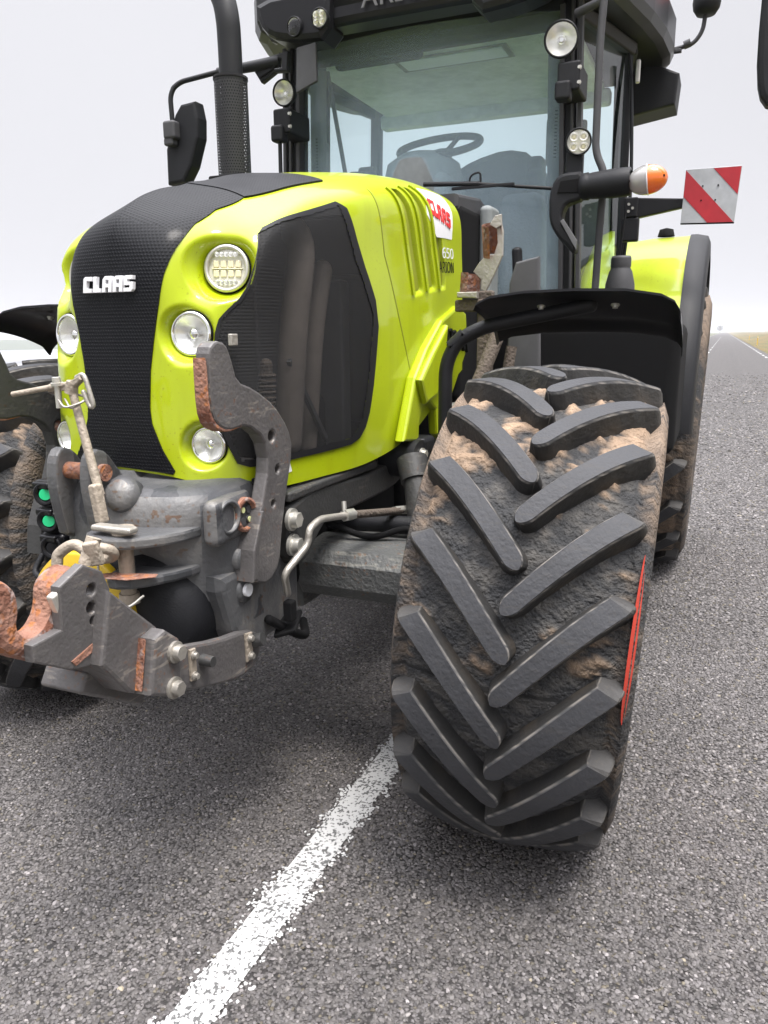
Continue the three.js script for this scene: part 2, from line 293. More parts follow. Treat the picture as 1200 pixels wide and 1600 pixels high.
{
  const g = new THREE.PlaneGeometry(4200, 5000, 1, 1).rotateX(-Math.PI / 2).translate(-2265, -7.2, -1200), p = g.attributes.position, u = g.attributes.uv; for (let i = 0; i < 4; i++) u.setXY(i, p.getX(i), p.getZ(i));
  const t = tex(512, (a, b) => grey(fbm(a * 3, b * 3, 3, 151, 6)), false, .006);
  const sea = obj('sea', g, S({ color: rgb(.62, .64, .68), roughness: .32, map: t, bumpMap: t, bumpScale: .4 }), scene, true); sea.userData = { kind: 'structure' };
}
function ridge(name, dist, a0, a1, base, top, s, color) {   // a long low hill along an arc of bearings left of the road
  const pos = [], idx = [], n = 90, m = 8;
  for (let i = 0; i <= n; i++) for (let j = 0; j <= m; j++) {
    const a = mix(a0, a1, i / n) * D, t = j / m, r = dist + t * dist * .3, hgt = Math.sin(Math.min(1, t * 1.6) * Math.PI / 2) * (top - base) * (.55 + .75 * fbm(i * .09 + s, 2.5, 512, 161, 4)) * sstep(0, .1, i / n) * sstep(1, .9, i / n);
    pos.push(1.46 - r * Math.sin(a), base + hgt - (j === m ? 6 : 0), 2.25 - r * Math.cos(a)); if (i && j) { const k = (i - 1) * (m + 1) + j - 1, l = k + m + 1; idx.push(k, l, k + 1, k + 1, l, l + 1); }
  }
  const g = new THREE.BufferGeometry(); g.setAttribute('position', new THREE.Float32BufferAttribute(pos, 3)); g.setIndex(idx); g.computeVertexNormals();
  const h = obj(name, g, S({ color, roughness: 1, map: tGrime }), scene); h.userData = { kind: 'structure' };
}
ridge('hill', 620, 25, 85, -7.4, 1.2, 3, rgb(.10, .12, .09));
ridge('hill_001', 1500, -45, -1.5, -1, 15, 9, rgb(.09, .11, .08));

// snow poles and the far tree
function tag(o, label, category, grp) { o.userData = { label, category, ...(grp ? { group: grp } : {}) }; return o; }
{
  const mPole = S({ color: rgb(.72, .46, .03), roughness: .5, map: tGrime }), mBand = S({ color: rgb(.75, .75, .72), roughness: .4 });
  const spots = [[5.9, -124, 'yellow marker post by the road, the larger one in the dry verge'], [6.9, -205, 'yellow marker post in the dry verge, second along the right roadside'], [-3.6, -205, 'small yellow marker post on the left roadside beyond the rear wheel']];
  let first;
  spots.forEach(([x, z, l], i) => {
    let t;
    if (!i) { t = first = group('marker_post', scene); obj('post', [box([0, .55, 0], [.14, 1.5, .09], .02)], mPole, t); obj('reflector', [box([0, 1.12, .048], [.08, .16, .01])], mBand, t); }
    else { t = first.clone(); t.name = 'marker_post_00' + i; scene.add(t); }
    const X = x + bend(z); t.position.set(X, height(X, z), z); tag(t, l, 'marker post', 'yellow marker posts along the road');
  });
  const t = group('tree', scene, [3.4, -.3, -1000]);
  t.scale.setScalar(1.7);
  obj('trunk', [cyl([0, 0, 0], [.1, 2.6, 0], .22, .12, 7), cyl([.08, 1.9, 0], [1, 3.2, .2], .1, .05, 6), cyl([.06, 2.0, 0], [-.9, 3.3, .1], .1, .05, 6)], S({ color: rgb(.06, .05, .045), roughness: 1 }), t);
  const parts = []; for (let k = 0; k < 260; k++) { const a = rnd() * 6.28, r = Math.sqrt(rnd()) * 1.9, y = 2.2 + rnd() * 3 - r * .35; parts.push(new THREE.PlaneGeometry(.5, .4).rotateX(rnd() * 3).rotateY(rnd() * 6).translate(Math.cos(a) * r, y, Math.sin(a) * r)); }
  obj('crown', parts, S({ color: rgb(.05, .06, .035), roughness: 1 }), t); tag(t, 'small lone tree far down the road on the hazy horizon', 'tree');
}

// ---------------------------------------------------------------- the tractor
const tractor = group('tractor', scene);
tag(tractor, 'lime green farm tractor with black grille and huge muddy tyres standing on the road', 'tractor');

// bonnet: one smooth surface through eight rows of points (bottom edge to spine), nose to cab
const ROWS = [
  [[0, 1.15, .635], [.145, 1.14, .63], [.228, 1.125, .615], [.308, 1.10, .552], [.35, 1.085, .44], [.378, 1.078, .2], [.408, 1.08, -.1], [.435, 1.13, -.4], [.452, 1.25, -.7], [.46, 1.35, -.97]],
  [[0, 1.27, .63], [.145, 1.26, .625], [.222, 1.25, .605], [.292, 1.25, .545], [.352, 1.25, .45], [.382, 1.25, .2], [.413, 1.25, -.1], [.437, 1.29, -.4], [.452, 1.37, -.7], [.46, 1.45, -.97]],
  [[0, 1.50, .618], [.145, 1.50, .608], [.21, 1.50, .59], [.276, 1.52, .540], [.345, 1.50, .425], [.382, 1.50, .18], [.415, 1.50, -.1], [.437, 1.52, -.4], [.450, 1.57, -.7], [.457, 1.6, -.97]],
  [[0, 1.68, .612], [.145, 1.66, .594], [.228, 1.66, .505], [.322, 1.69, .457], [.358, 1.70, .395], [.378, 1.71, .17], [.412, 1.73, -.1], [.432, 1.76, -.4], [.445, 1.79, -.7], [.452, 1.8, -.97]],
  [[0, 1.785, .582], [.140, 1.765, .545], [.225, 1.762, .455], [.312, 1.775, .407], [.348, 1.81, .318], [.365, 1.855, .14], [.40, 1.91, -.1], [.42, 1.95, -.4], [.432, 1.975, -.7], [.438, 1.98, -.96]],
  [[0, 1.85, .50], [.11, 1.835, .45], [.185, 1.835, .39], [.25, 1.845, .325], [.285, 1.875, .24], [.31, 1.92, .1], [.325, 1.975, -.12], [.335, 2.025, -.4], [.342, 2.06, -.7], [.348, 2.065, -.955]],
  [[0, 1.89, .41], [.06, 1.885, .36], [.105, 1.89, .32], [.15, 1.90, .28], [.17, 1.925, .18], [.18, 1.967, .05], [.18, 2.012, -.14], [.18, 2.065, -.42], [.18, 2.105, -.7], [.18, 2.115, -.95]],
  [[0, 1.915, .32], [0, 1.92, .295], [0, 1.927, .275], [0, 1.935, .25], [0, 1.955, .16], [0, 1.99, .04], [0, 2.03, -.15], [0, 2.085, -.43], [0, 2.125, -.7], [0, 2.135, -.95]]];
function crW(n, u) { const i = Math.min(Math.floor(u), n - 2), f = u - i; return [[0, 1, 2, 3].map((k) => clamp(i + k - 1, 0, n - 1)), [-.5 * f + f * f - .5 * f ** 3, 1 - 2.5 * f * f + 1.5 * f ** 3, .5 * f + 2 * f * f - 1.5 * f ** 3, -.5 * f * f + .5 * f ** 3]]; }
function bonnet0(s, t) {
  const [it, wt] = crW(8, t), [is, ws] = crW(10, s), r = [0, 0, 0];
  for (let a = 0; a < 4; a++) for (let b = 0; b < 4; b++) for (let c = 0; c < 3; c++) r[c] += wt[a] * ws[b] * ROWS[it[a]][is[b]][c];
  return r;
}
function nrm(s, t, f = bonnet0) {
  const e = .02, s0 = Math.max(0, s - e), s1 = Math.min(9, s + e), t0 = Math.max(0, t - e), t1 = Math.min(7, t + e);
  const a = V(f(s1, t)).sub(V(f(s0, t))), b = V(f(s, t1)).sub(V(f(s, t0))), n = a.cross(b).normalize();
  if (n.lengthSq() < .5) return new THREE.Vector3(0, 1, 0);
  return n;
}
// [centre, facing, radius of lamp, radius of dish, depth]
const LAMPS = [[[2.3, 3.07], [.30, .10, 1], .056, .098, .042, 'led'], [[1.97, 2.03], [.16, 0, 1], .052, .080, .036, 'round'], [[2.3, .83], [.18, -.02, 1], .045, .066, .034, 'round']].map(([st, d, r, R, dep, kind]) => ({ c: V(bonnet0(...st)), d: V(d).normalize(), r, R, dep, kind }));
function ventDepth(s, t) {                           // three slots in the bonnet side
  let d = 0;
  for (let k = 0; k < 3; k++) {
    const top = [6.73 + .4 * k, 4.38 + .12 * k], bot = [7.17 + .43 * k, 2.5], f = (t - bot[1]) / (top[1] - bot[1]); if (f < -.05 || f > 1.05) continue;
    const c = mix(bot[0], top[0], f), u = s - c; d = Math.max(d, sstep(-.012, 0.012, u) * mix(1, .35, clamp(u / .25)) * sstep(.262, .238, u) * sstep(-.015, .01, f) * sstep(1.015, .99, f));
  }
  return d * .05;
}
function bonnet(s, t) {
  const p = bonnet0(s, t), q = V(p);
  for (const L of LAMPS) {
    const v = q.clone().sub(L.c), al = v.dot(L.d), rad = v.addScaledVector(L.d, -al).length();
    if (rad < L.R) { const f = sstep(L.R, L.R * .62, rad); q.addScaledVector(L.d, -f * (L.dep + al)); }
  }
  const vd = s > 6.5 && s < 8.2 ? ventDepth(s, t) : 0; if (vd) q.x -= vd;
  return q.toArray();
}
const WIN = [[3.03, 3.88], [3.97, 4.0], [4.87, 4.05], [5.5, 4.12], [5.82, 3.07], [6.2, 2.27], [6.08, 1.5], [5.92, .85], [5.7, .57], [5.13, .53], [4.5, .53], [3.17, .5], [2.95, .8], [2.8, 1.0], [2.86, 1.5], [2.9, 2.08], [3.05, 2.2], [3.28, 2.37], [3.38, 2.57], [3.24, 2.95]];
const inside = (poly, x, y) => { let c = false; for (let i = 0, j = poly.length - 1; i < poly.length; j = i++) { const a = poly[i], b = poly[j]; if ((a[1] > y) !== (b[1] > y) && x < (b[0] - a[0]) * (y - a[1]) / (b[1] - a[1]) + a[0]) c = !c; } return c; };
const shrink = (poly, f) => { const c = poly.reduce((a, p) => [a[0] + p[0] / poly.length, a[1] + p[1] / poly.length], [0, 0]); return poly.map((p) => [mix(c[0], p[0], f), mix(c[1], p[1], f)]); };
function bothSides(pos, idx) {                       // the same surface on the left and on the right
  const n = pos.length / 3, P2 = pos.slice(), I2 = idx.slice();
  for (let i = 0; i < n; i++) P2.push(-pos[i * 3], pos[i * 3 + 1], pos[i * 3 + 2]);
  for (let i = 0; i < idx.length; i += 3) I2.push(n + idx[i], n + idx[i + 2], n + idx[i + 1]);
  const g = new THREE.BufferGeometry(); g.setAttribute('position', new THREE.Float32BufferAttribute(P2, 3)); g.setIndex(I2); g.computeVertexNormals(); return g;
}
{
  const NS = 420, NT = 160, pos = [], idx = [], hole = shrink(WIN, .95);
  for (let i = 0; i <= NS; i++) for (let j = 0; j <= NT; j++) pos.push(...bonnet(i / NS * 9, j / NT * 7));
  const lampHole = (a) => LAMPS.some((L) => { const v = V(pos.slice(a * 3, a * 3 + 3)).sub(L.c), al = v.dot(L.d); return Math.abs(al) < .08 && v.addScaledVector(L.d, -al).length() < L.r * .96; });
  for (let i = 0; i < NS; i++) for (let j = 0; j < NT; j++) {
    if (inside(hole, (i + .5) / NS * 9, (j + .5) / NT * 7)) continue;
    const a = i * (NT + 1) + j, b = a + 1, c = a + NT + 1, d = c + 1;
    if (lampHole(a)) continue;
    idx.push(a, b, c, b, d, c);
  }
  var hood = obj('bonnet', bothSides(pos, idx), M.paint, tractor);
}
// a panel lying on the bonnet: polygon in (s, t), raised by off, with a turned-down edge
function clipCell(poly, x0, y0, x1, y1) {
  let p = poly; const cut = (f, g) => { const r = []; for (let i = 0; i < p.length; i++) { const a = p[i], b = p[(i + 1) % p.length], fa = f(a), fb = f(b); if (fa >= 0) r.push(a); if ((fa >= 0) !== (fb >= 0)) { const t = fa / (fa - fb); r.push([mix(a[0], b[0], t), mix(a[1], b[1], t)]); } } p = r; };
  cut((q) => q[0] - x0); if (p.length) cut((q) => x1 - q[0]); if (p.length) cut((q) => q[1] - y0); if (p.length) cut((q) => y1 - q[1]); return p;
}
function panel(poly, off, ds = .1, dt = .1, hole, edge = .012) {
  const pos = [], idx = [], xs = poly.map((p) => p[0]), ys = poly.map((p) => p[1]);
  const on = ([s, t], o) => { const ss = clamp(s, 0, 9), tt = clamp(t, 0, 7), p = V(bonnet0(ss, tt)).addScaledVector(nrm(Math.max(ss, .04), Math.min(tt, 6.95)), o); if (s <= .001) p.x = 0; return p.toArray(); };
  for (let x = Math.min(...xs); x < Math.max(...xs); x += ds) for (let y = Math.min(...ys); y < Math.max(...ys); y += dt) {
    const c = clipCell(poly, x, y, x + ds, y + dt); if (c.length < 3) continue;
    if (hole && inside(hole, x + ds / 2, y + dt / 2)) continue;
    const b = pos.length / 3; c.forEach((q) => pos.push(...on(q, off))); for (let k = 1; k < c.length - 1; k++) idx.push(b, b + k + 1, b + k);
  }
  const ar = poly.reduce((a, p, i) => { const q = poly[(i + 1) % poly.length]; return a + p[0] * q[1] - q[0] * p[1]; }, 0);
  for (let i = 0; i < poly.length && edge; i++) { const a = poly[i], b = poly[(i + 1) % poly.length], n = Math.ceil(Math.hypot(b[0] - a[0], b[1] - a[1]) / .12);
    if (a[0] <= .002 && b[0] <= .002) continue;
    for (let k = 0; k < n; k++) { const p = lerp2(a, b, k / n), q = lerp2(a, b, (k + 1) / n), o = pos.length / 3; pos.push(...on(p, off), ...on(q, off), ...on(p, off - edge), ...on(q, off - edge)); ar > 0 ? idx.push(o, o + 1, o + 2, o + 1, o + 3, o + 2) : idx.push(o, o + 2, o + 1, o + 1, o + 2, o + 3); } }
  return [pos, idx];
}
const lerp2 = (a, b, t) => [mix(a[0], b[0], t), mix(a[1], b[1], t)];
const panelGeo = (...a) => { const [p, i] = panel(...a); const g = bothSides(p, i); return toCreasedNormals(g, .6); };
const oneSide = (...a) => { const [p, i] = panel(...a); const g = new THREE.BufferGeometry(); g.setAttribute('position', new THREE.Float32BufferAttribute(p, 3)); g.setIndex(i); g.computeVertexNormals(); return toCreasedNormals(g, .6); };
const pair = (...a) => { const g = oneSide(...a); return [[g], [mirrorX(boxUV(g))]]; };
const pair2 = (poly, ...a) => [[oneSide(poly, ...a)], [mirrorX(boxUV(oneSide(poly.map(([s, t]) => [Math.max(s, 4.1), t]), ...a)))]];
const GR = [[1.28, .23], [.95, .66], [.74, 1.07], [.71, 1.25], [.74, 1.63], [.84, 2.03], [.97, 2.5], [1.06, 2.93], [1.22, 3.53], [1.48, 4.3], [1.95, 4.93], [3.03, 5.45], [4.4, 5.38], [5.57, 5.22]];
obj('grille', panelGeo([[0, .1], [1.2, .1], ...GR.slice(0, 12), [2.6, 7], [0, 7]], .004, .08, .1), M.grilleMesh, hood);
obj('top_panel', panelGeo([[2.64, 7], [3.06, 5.46], [4.4, 5.38], [5.57, 5.22], [5.75, 7]], .006, .1, .1), M.topPanel, hood);
const WINs = chaikin(WIN);
obj('side_grille', pair2(WINs, .003, .08, .08), M.sideMesh, hood);
obj('side_grille_frame', pair2(WINs, .006, .03, .03, shrink(WIN, .93)), M.sideRim, hood);
obj('panel_gap', pair([[6.2, 4.42], [6.22, 4.42], [6.4, 3.07], [6.96, 1.57], [7.24, .83], [7.22, .83], [6.94, 1.57], [6.38, 3.07]], .0012, .05, .05, null, .002), M.paintDark, hood);
obj('decal', pair([[7.68, 4.62], [8.5, 4.6], [8.56, 3.95], [8.46, 3.35], [7.9, 3.35], [7.6, 3.75]], .0015, .1, .1, null, .003), M.decalWhite, hood);
for (const L of [hood]) {
  const u = [];
  for (let k = 0; k < 3; k++) u.push(pair([[6.67 + .4 * k, 4.42 + .12 * k], [6.73 + .4 * k, 4.42 + .12 * k], [7.15 + .43 * k, 2.46], [7.09 + .43 * k, 2.46]], .007, .05, .1));
  u.forEach((g) => obj('louvre', g, M.paint, L));
  for (let k = 0; k < 3; k++) obj('louvre_slot', pair([[6.75 + .4 * k, 4.33 + .12 * k], [6.95 + .4 * k, 4.33 + .12 * k], [7.39 + .43 * k, 2.52], [7.19 + .43 * k, 2.52]], -.012, .05, .1, null, 0), M.paintDark, L);
}
// block lettering, drawn for this scene
const GLYPH = {
  C: [[[0, 0], [.82, 0], [.82, .26], [.3, .26], [.3, .74], [.82, .74], [.82, 1], [.14, 1], [0, .86]]],
  L: [[[0, 0], [.74, 0], [.74, .26], [.3, .26], [.3, 1], [0, 1]]],
  A: [[[0, 0], [.29, 0], [.29, .3], [.58, .3], [.58, 0], [.87, 0], [.87, 1], [.2, 1], [0, .8]], [[.29, .52], [.58, .52], [.58, .77], [.29, .77]]],
  S: [[[0, 0], [.7, 0], [.84, .14], [.84, .6], [.3, .6], [.3, .76], [.8, .76], [.8, 1], [.14, 1], [0, .86], [0, .4], [.54, .4], [.54, .24], [0, .24]]],
};
function word(txt, h, depth, slant = .16, gap = .15) {
  let x = 0; const gs = [];
  for (const ch of txt) { const [o, ...hs] = GLYPH[ch], f = ([a, b]) => [(a + x + b * slant) * h, b * h]; gs.push(ext(o.map(f), depth, .0008, 0, hs.map((q) => q.map(f)))); x += Math.max(...o.map((q) => q[0])) + gap; }
  return [mergeGeometries(gs.map(clean)), (x - gap + slant) * h];
}
{
  const [g, w] = word('CLAAS', .040, .012), m = g.clone(); m.applyMatrix4(new THREE.Matrix4().makeScale(.168 / w, 1, 1)); m.translate(-.084, 0, 0).rotateX(-.02).translate(.0, 1.612, .617);
  obj('badge', m, M.white, hood);
  // side decal lettering and name, laid on the bonnet flank
  const flank = (g, s0, s1, t0, up, sh = 0, tp = 0) => { const p = g.attributes.position; for (let i = 0; i < p.count; i++) { const s = mix(s0, s1, p.getX(i)), t = t0 + sh * p.getX(i) + p.getY(i) * (up + tp * p.getX(i)), q = V(bonnet0(s, t)).addScaledVector(nrm(s, t), .0025 + p.getZ(i)); p.setXYZ(i, q.x, q.y, q.z); } g.computeVertexNormals(); return g; };
  const [g2, w2] = word('CLAAS', 1, .0016, .1); const n2 = clean(g2); n2.applyMatrix4(new THREE.Matrix4().makeScale(1 / w2, 1, 1));
  obj('decal_lettering', flank(n2, 7.70, 8.42, 3.78, .42, -.24, -.08), M.red, hood);
  const font = await new FontLoader().loadAsync('fonts/droid/droid_sans_regular.typeface.json');
  const text = (t, size, d) => { const g = new TextGeometry(t, { font, size, depth: d, curveSegments: 4, bevelEnabled: false }); g.computeBoundingBox(); return clean(g); };
  const fit = (g) => { g.computeBoundingBox(); const b = g.boundingBox; g.translate(-b.min.x, -b.min.y, 0); g.applyMatrix4(new THREE.Matrix4().makeScale(1 / (b.max.x - b.min.x), 1 / (b.max.y - b.min.y), 1)); return g; };
  obj('model_lettering', flank(fit(text('ARION', 1, .0012)), 7.97, 8.5, 2.72, .2), M.darkVoid, hood);
  obj('model_number', flank(fit(text('650', 1, .0012)), 8.1, 8.5, 2.98, .2), M.decalWhite, hood);
  var roofText = fit(text('ARION', 1, 1));
}
// inside the nose: pipes, hose and cooler seen through the side mesh
obj('cooler_pipe', [[tube([[.28, 1.18, .22], [.30, 1.5, .20], [.30, 1.74, .14], [.24, 1.82, .08]], .042)], [tube([[.27, 1.15, .08], [.29, 1.5, .05], [.30, 1.7, .0]], .03)]], M.pipeDirty, tractor);
obj('suction_hose', [tube([[.29, 1.2, .36], [.3, 1.42, .36]], .018), ...Array.from({ length: 12 }, (_, k) => new THREE.TorusGeometry(.021, .005, 6, 14).rotateX(Math.PI / 2).translate(.2955 + k * .0006, 1.22 + k * .0155, .36))], M.mudBrown, tractor);
obj('radiator', [box([0, 1.5, .12], [.44, .66, .3], .01), box([.22, 1.4, -.12], [.2, .55, .06], .01), rbox([.31, 1.3, .14], [.015, .34, .02], [.7, 0, 0])], M.greyPlastic, tractor);
obj('grille_clip', [box([.318, 1.49, .545], [.012, .03, .03], .003)], M.steel, hood);
// lamps in the bonnet
function headlamp(L, sx) {
  const g = group('headlight', tractor), c = L.c.clone().addScaledVector(L.d, -L.dep), d = L.d.clone();
  c.x *= sx; d.x *= sx;
  g.position.copy(c); g.quaternion.setFromUnitVectors(new THREE.Vector3(0, 0, 1), d);
  const r = L.r;
  obj('bezel', [new THREE.TorusGeometry(r, r * .11, 12, 40).translate(0, 0, .012), cyl([0, 0, -.02], [0, 0, .012], r * 1.02, r * 1.04, 36, false)], L.kind === 'led' ? M.zinc : M.chrome, g);
  obj('gasket', new THREE.TorusGeometry(r * 1.12, r * .05, 8, 40).translate(0, 0, .006), M.darkVoid, g);
  if (L.kind === 'led') {
    obj('led_panel', cyl([0, 0, -.01], [0, 0, .004], r * .94, r * .94, 36), M.ledWhite, g);
    const pl = []; for (let i = 0; i < 4; i++) for (let j = -1; j <= 1; j += 2) pl.push(box([(i - 1.5) * r * .36, j * r * .22, .006], [r * .28, r * .34, .008], .003)); pl.push(box([0, .0, .006], [r * 1.5, r * .06, .01], .002));
    obj('led', pl.map((x) => [x]), M.ledYellow, g);
    const sm = []; for (let k = -2; k <= 2; k++) for (const j of [-1, 1]) sm.push(lathe([[.002, 0], [r * .12, .01]], [k * r * .22, j * r * .64, .004], [0, 0, 1], 12)); obj('led_reflector', sm.map((x) => [x]), M.reflector, g);
  } else {
    obj('reflector', lathe([[.004, -.03], [r * .35, -.022], [r * .7, -.008], [r * .95, .008]], [0, 0, 0], [0, 0, 1], 36), M.reflector, g);
    obj('bulb', [cyl([0, 0, -.03], [0, 0, .002], r * .2, r * .16, 14), lathe([[r * .26, -.0], [r * .24, .006], [.001, .008]], [0, 0, -.004], [0, 0, 1], 16)], M.chrome, g);
  }
  obj('lens', lathe([[r * .97, .01], [r * .8, .017], [r * .4, .022], [.0005, .024]], [0, 0, 0], [0, 0, 1], 32), M.lens, g);
}
for (const sx of [1, -1]) for (const L of LAMPS) headlamp(L, sx);
// green flank panel over the wheel, with its arch and louvre teeth
const LG = [[-.303, 1.228], [-.367, 1.348], [-.488, 1.447], [-.662, 1.553], [-.856, 1.611], [-.973, 1.583], [-1.0, 1.437], [-.785, 1.248], [-.716, 1.072], [-.611, 1.116], [-.594, 1.213], [-.519, 1.249], [-.449, 1.238], [-.408, 1.183], [-.402, 1.113], [-.253, 1.132]];
for (const s of [1, -1]) {
  const g = prismX(LG, .435, .475, .01); const m = obj('side_panel', s > 0 ? g : mirrorX(g), M.paint, tractor);
  const rib = [prismX([[-.36, 1.34], [-.488, 1.43], [-.66, 1.535], [-.62, 1.33], [-.53, 1.27], [-.42, 1.25]], .47, .50, .012)]; obj('arch_bulge', s > 0 ? rib : rib.map(mirrorX), M.paint, m);
  const teeth = []; for (let k = 0; k < 6; k++) teeth.push(rbox([.482, 1.49 - k * .006, -.70 - k * .05], [.014, .075, .022], [.5, 0, 0], .003)); obj('louvre_tooth', (s > 0 ? teeth : teeth.map(mirrorX)).map((x) => [x]), M.darkVoid, m);
}
obj('chin_opening', [box([.337, 1.115, .49], [.01, .02, .05], .004)], M.darkVoid, hood);
obj('sticker', [prismX([[.372, 1.118], [.372, 1.16], [.335, 1.162], [.335, 1.12]], .361, .3645, 0)], M.decalWhite, hood);
// engine block, frame and cab floor: what closes the view under the bonnet
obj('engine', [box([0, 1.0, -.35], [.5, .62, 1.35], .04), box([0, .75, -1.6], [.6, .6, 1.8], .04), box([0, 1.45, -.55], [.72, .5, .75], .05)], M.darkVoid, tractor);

// ---------------------------------------------------------------- wheels
const MUD = [.46, .315, .205], MUD2 = [.125, .092, .065], RUB = [.036, .037, .040], DUST = [.135, .125, .112];
function tyre(R, hw, bead, sd, mud) {                // carcass without lugs: profile of [radius, across], turned round the X axis
  const d = R - .052, prof = [];
  const T = (w) => d - .042 * (w / hw) ** 2;
  const cross = [[bead, -hw * .86], [bead + .03, -hw * .95], [mix(bead, d, .35), -hw * 1.18], [mix(bead, d, .62), -hw * 1.25], [mix(bead, d, .74), -hw * 1.24], [mix(bead, d, .88), -hw * 1.17], [T(hw) - .012, -hw * 1.06]];
  prof.push(...cross); for (let k = 0; k <= 28; k++) { const w = mix(-hw, hw, k / 28); prof.push([T(w), w]); } prof.push(...cross.slice().reverse().map(([r, w]) => [r, -w]));
  const N = 440, m = prof.length, pos = [], col = [], uv = [], idx = [];
  for (let i = 0; i <= N; i++) {
    const a = (i % N) / N * Math.PI * 2; let L = 0;
    prof.forEach(([r, w], j) => {
      if (j) L += Math.hypot(r - prof[j - 1][0], w - prof[j - 1][1]);
      const tread = Math.abs(w) <= hw * 1.001, cx = Math.cos(a) * 3 + sd, cy = Math.sin(a) * 3;
      const n1 = n3(cx * 2.2 + 40, w * 9, cy * 2.2 + 40), n2 = n3(cx * 9 + 70, w * 30, cy * 9 + 20), nf = n3(cx * 26 + 30, w * 90, cy * 26 + 50);
      const side = clamp(Math.abs(w) / hw), up = sstep(.35, .95, Math.sin(a));
      let k = sstep(.60 - mud * .13 - .14 * up, .69 - mud * .06 - .15 * up, n1 * .5 + n2 * .34 + nf * .16 + .10 * side * (w < 0 ? 1 : .2)); if (!tread) k = Math.max(k * .55, .5 * sstep(.42, .62, n2 * .5 + nf * .5));
      k *= .35 + .65 * nf * 1.5; k = clamp(k);
      const c = lerp3(lerp3(RUB, DUST, .7 * sstep(.42, .66, .5 * n2 + .5 * nf)), lerp3(MUD2, MUD, clamp(.35 * n2 + .75 * up + .25 * nf)), k); const v = .8 + .4 * nf; col.push(c[0] * v, c[1] * v, c[2] * v);
      const rr = r + (tread ? .009 * k + .007 * (n2 - .5) + .009 * k * (nf - .4) + .003 * (nf - .5) : .004 * (n2 - .5));
      pos.push(w, rr * Math.sin(a), rr * Math.cos(a)); uv.push(a * R * (i === N ? 1 : 1), L);
      if (i && j) { const b = (i - 1) * m + j - 1, e = b + m; idx.push(b, e, b + 1, b + 1, e, e + 1); }
    });
  }
  const g = new THREE.BufferGeometry(); g.setAttribute('position', new THREE.Float32BufferAttribute(pos, 3)); g.setAttribute('color', new THREE.Float32BufferAttribute(col, 3)); g.setAttribute('uv', new THREE.Float32BufferAttribute(uv, 2)); g.setIndex(idx); g.computeVertexNormals(); return g;
}
function lug(R, hw, side, sweep, lw, sd) {           // one bar from the middle of the tread to the shoulder, at angle 0
  const rows = [], N = 34, h = .056;
  for (let i = 0; i <= N; i++) {
    const u = (i < 10 ? .10 * (1 - Math.cos(i / 10 * Math.PI / 2)) : .10 + (i - 10) / (N - 10) * 1.12), v = Math.min(u, 1), over = Math.max(0, u - 1) / .22;
    const w = mix(-.012, hw, v) + over * .008, phi = sweep * D * (1.12 * v - .12 * v * v) + over * .03, top = R - .042 * (w / hw) ** 2 - over * .045 * over - over * .008;
    const cap = Math.min(1, Math.sqrt(Math.max(0, 1 - ((.10 - Math.min(.10, u)) / .10) ** 2)) + .02), half = lw / 2 * (.93 + .22 * v) * cap;
    rows.push({ w, phi, top, half, u, over });
  }
  const pos = [], col = [], idx = [], K = 8;
  rows.forEach((r, i) => {
    const a = rows[Math.max(0, i - 1)], b = rows[Math.min(N, i + 1)], dw = b.w - a.w, da = (b.phi - a.phi) * R, L = Math.hypot(dw, da) || 1, nw = -da / L, na = dw / L;
    const c0 = i === 0 ? .018 : 0, base = r.top - h;
    const prof = [[-r.half - .014, base - .012, 0], [-r.half - .002, r.top - .008, 1], [-r.half, r.top - .0036, 2], [-r.half + Math.min(.0028, r.half * .5), r.top, 3], [r.half - Math.min(.0028, r.half * .5), r.top, 3], [r.half, r.top - .0036, 2], [r.half + .002, r.top - .008, 1], [r.half + .012, base - .012, 0]];
    prof.forEach(([o, rad, kind]) => {
      const n = n3(o * 20 + r.w * 14 + sd, rad * 20, r.phi * 12 + sd), nf = n3(r.w * 160 + sd, o * 240, r.phi * 150);
      const w = r.w + nw * o, phi = r.phi + na * o / R, rr = rad + (kind === 2 ? -.003 * nf : kind === 0 ? 0 : (nf - .5) * .0015);
      pos.push(side * w, rr * Math.sin(phi), rr * Math.cos(phi));
      let c = kind === 3 ? [.066, .068, .076].map((x) => x * (.85 + .3 * n)) : kind === 2 ? lerp3([.10, .10, .10], [.40, .37, .33], sstep(.38, .62, nf)) : kind === 1 ? lerp3([.026, .026, .027], [.05, .046, .04], n) : lerp3([.024, .023, .023], [.10, .078, .055], sstep(.45, .65, n));
      if (r.over > .1) c = lerp3(c, [.13, .12, .105], .7 * n + .15);
      col.push(...c);
    });
    if (i) for (let k = 0; k < K - 1; k++) { const p = (i - 1) * K + k, q = p + K; side > 0 ? idx.push(p, p + 1, q, p + 1, q + 1, q) : idx.push(p, q, p + 1, p + 1, q, q + 1); }
  });
  for (const e of [0, N]) { const o = e * K; for (let k = 1; k < K - 1; k++) (side > 0) === (e === 0) ? idx.push(o, o + k + 1, o + k) : idx.push(o, o + k, o + k + 1); }
  let g = new THREE.BufferGeometry(); g.setAttribute('position', new THREE.Float32BufferAttribute(pos, 3)); g.setAttribute('color', new THREE.Float32BufferAttribute(col, 3)); g.setIndex(idx);
  g = toCreasedNormals(g, .3); return boxUV(g);
}
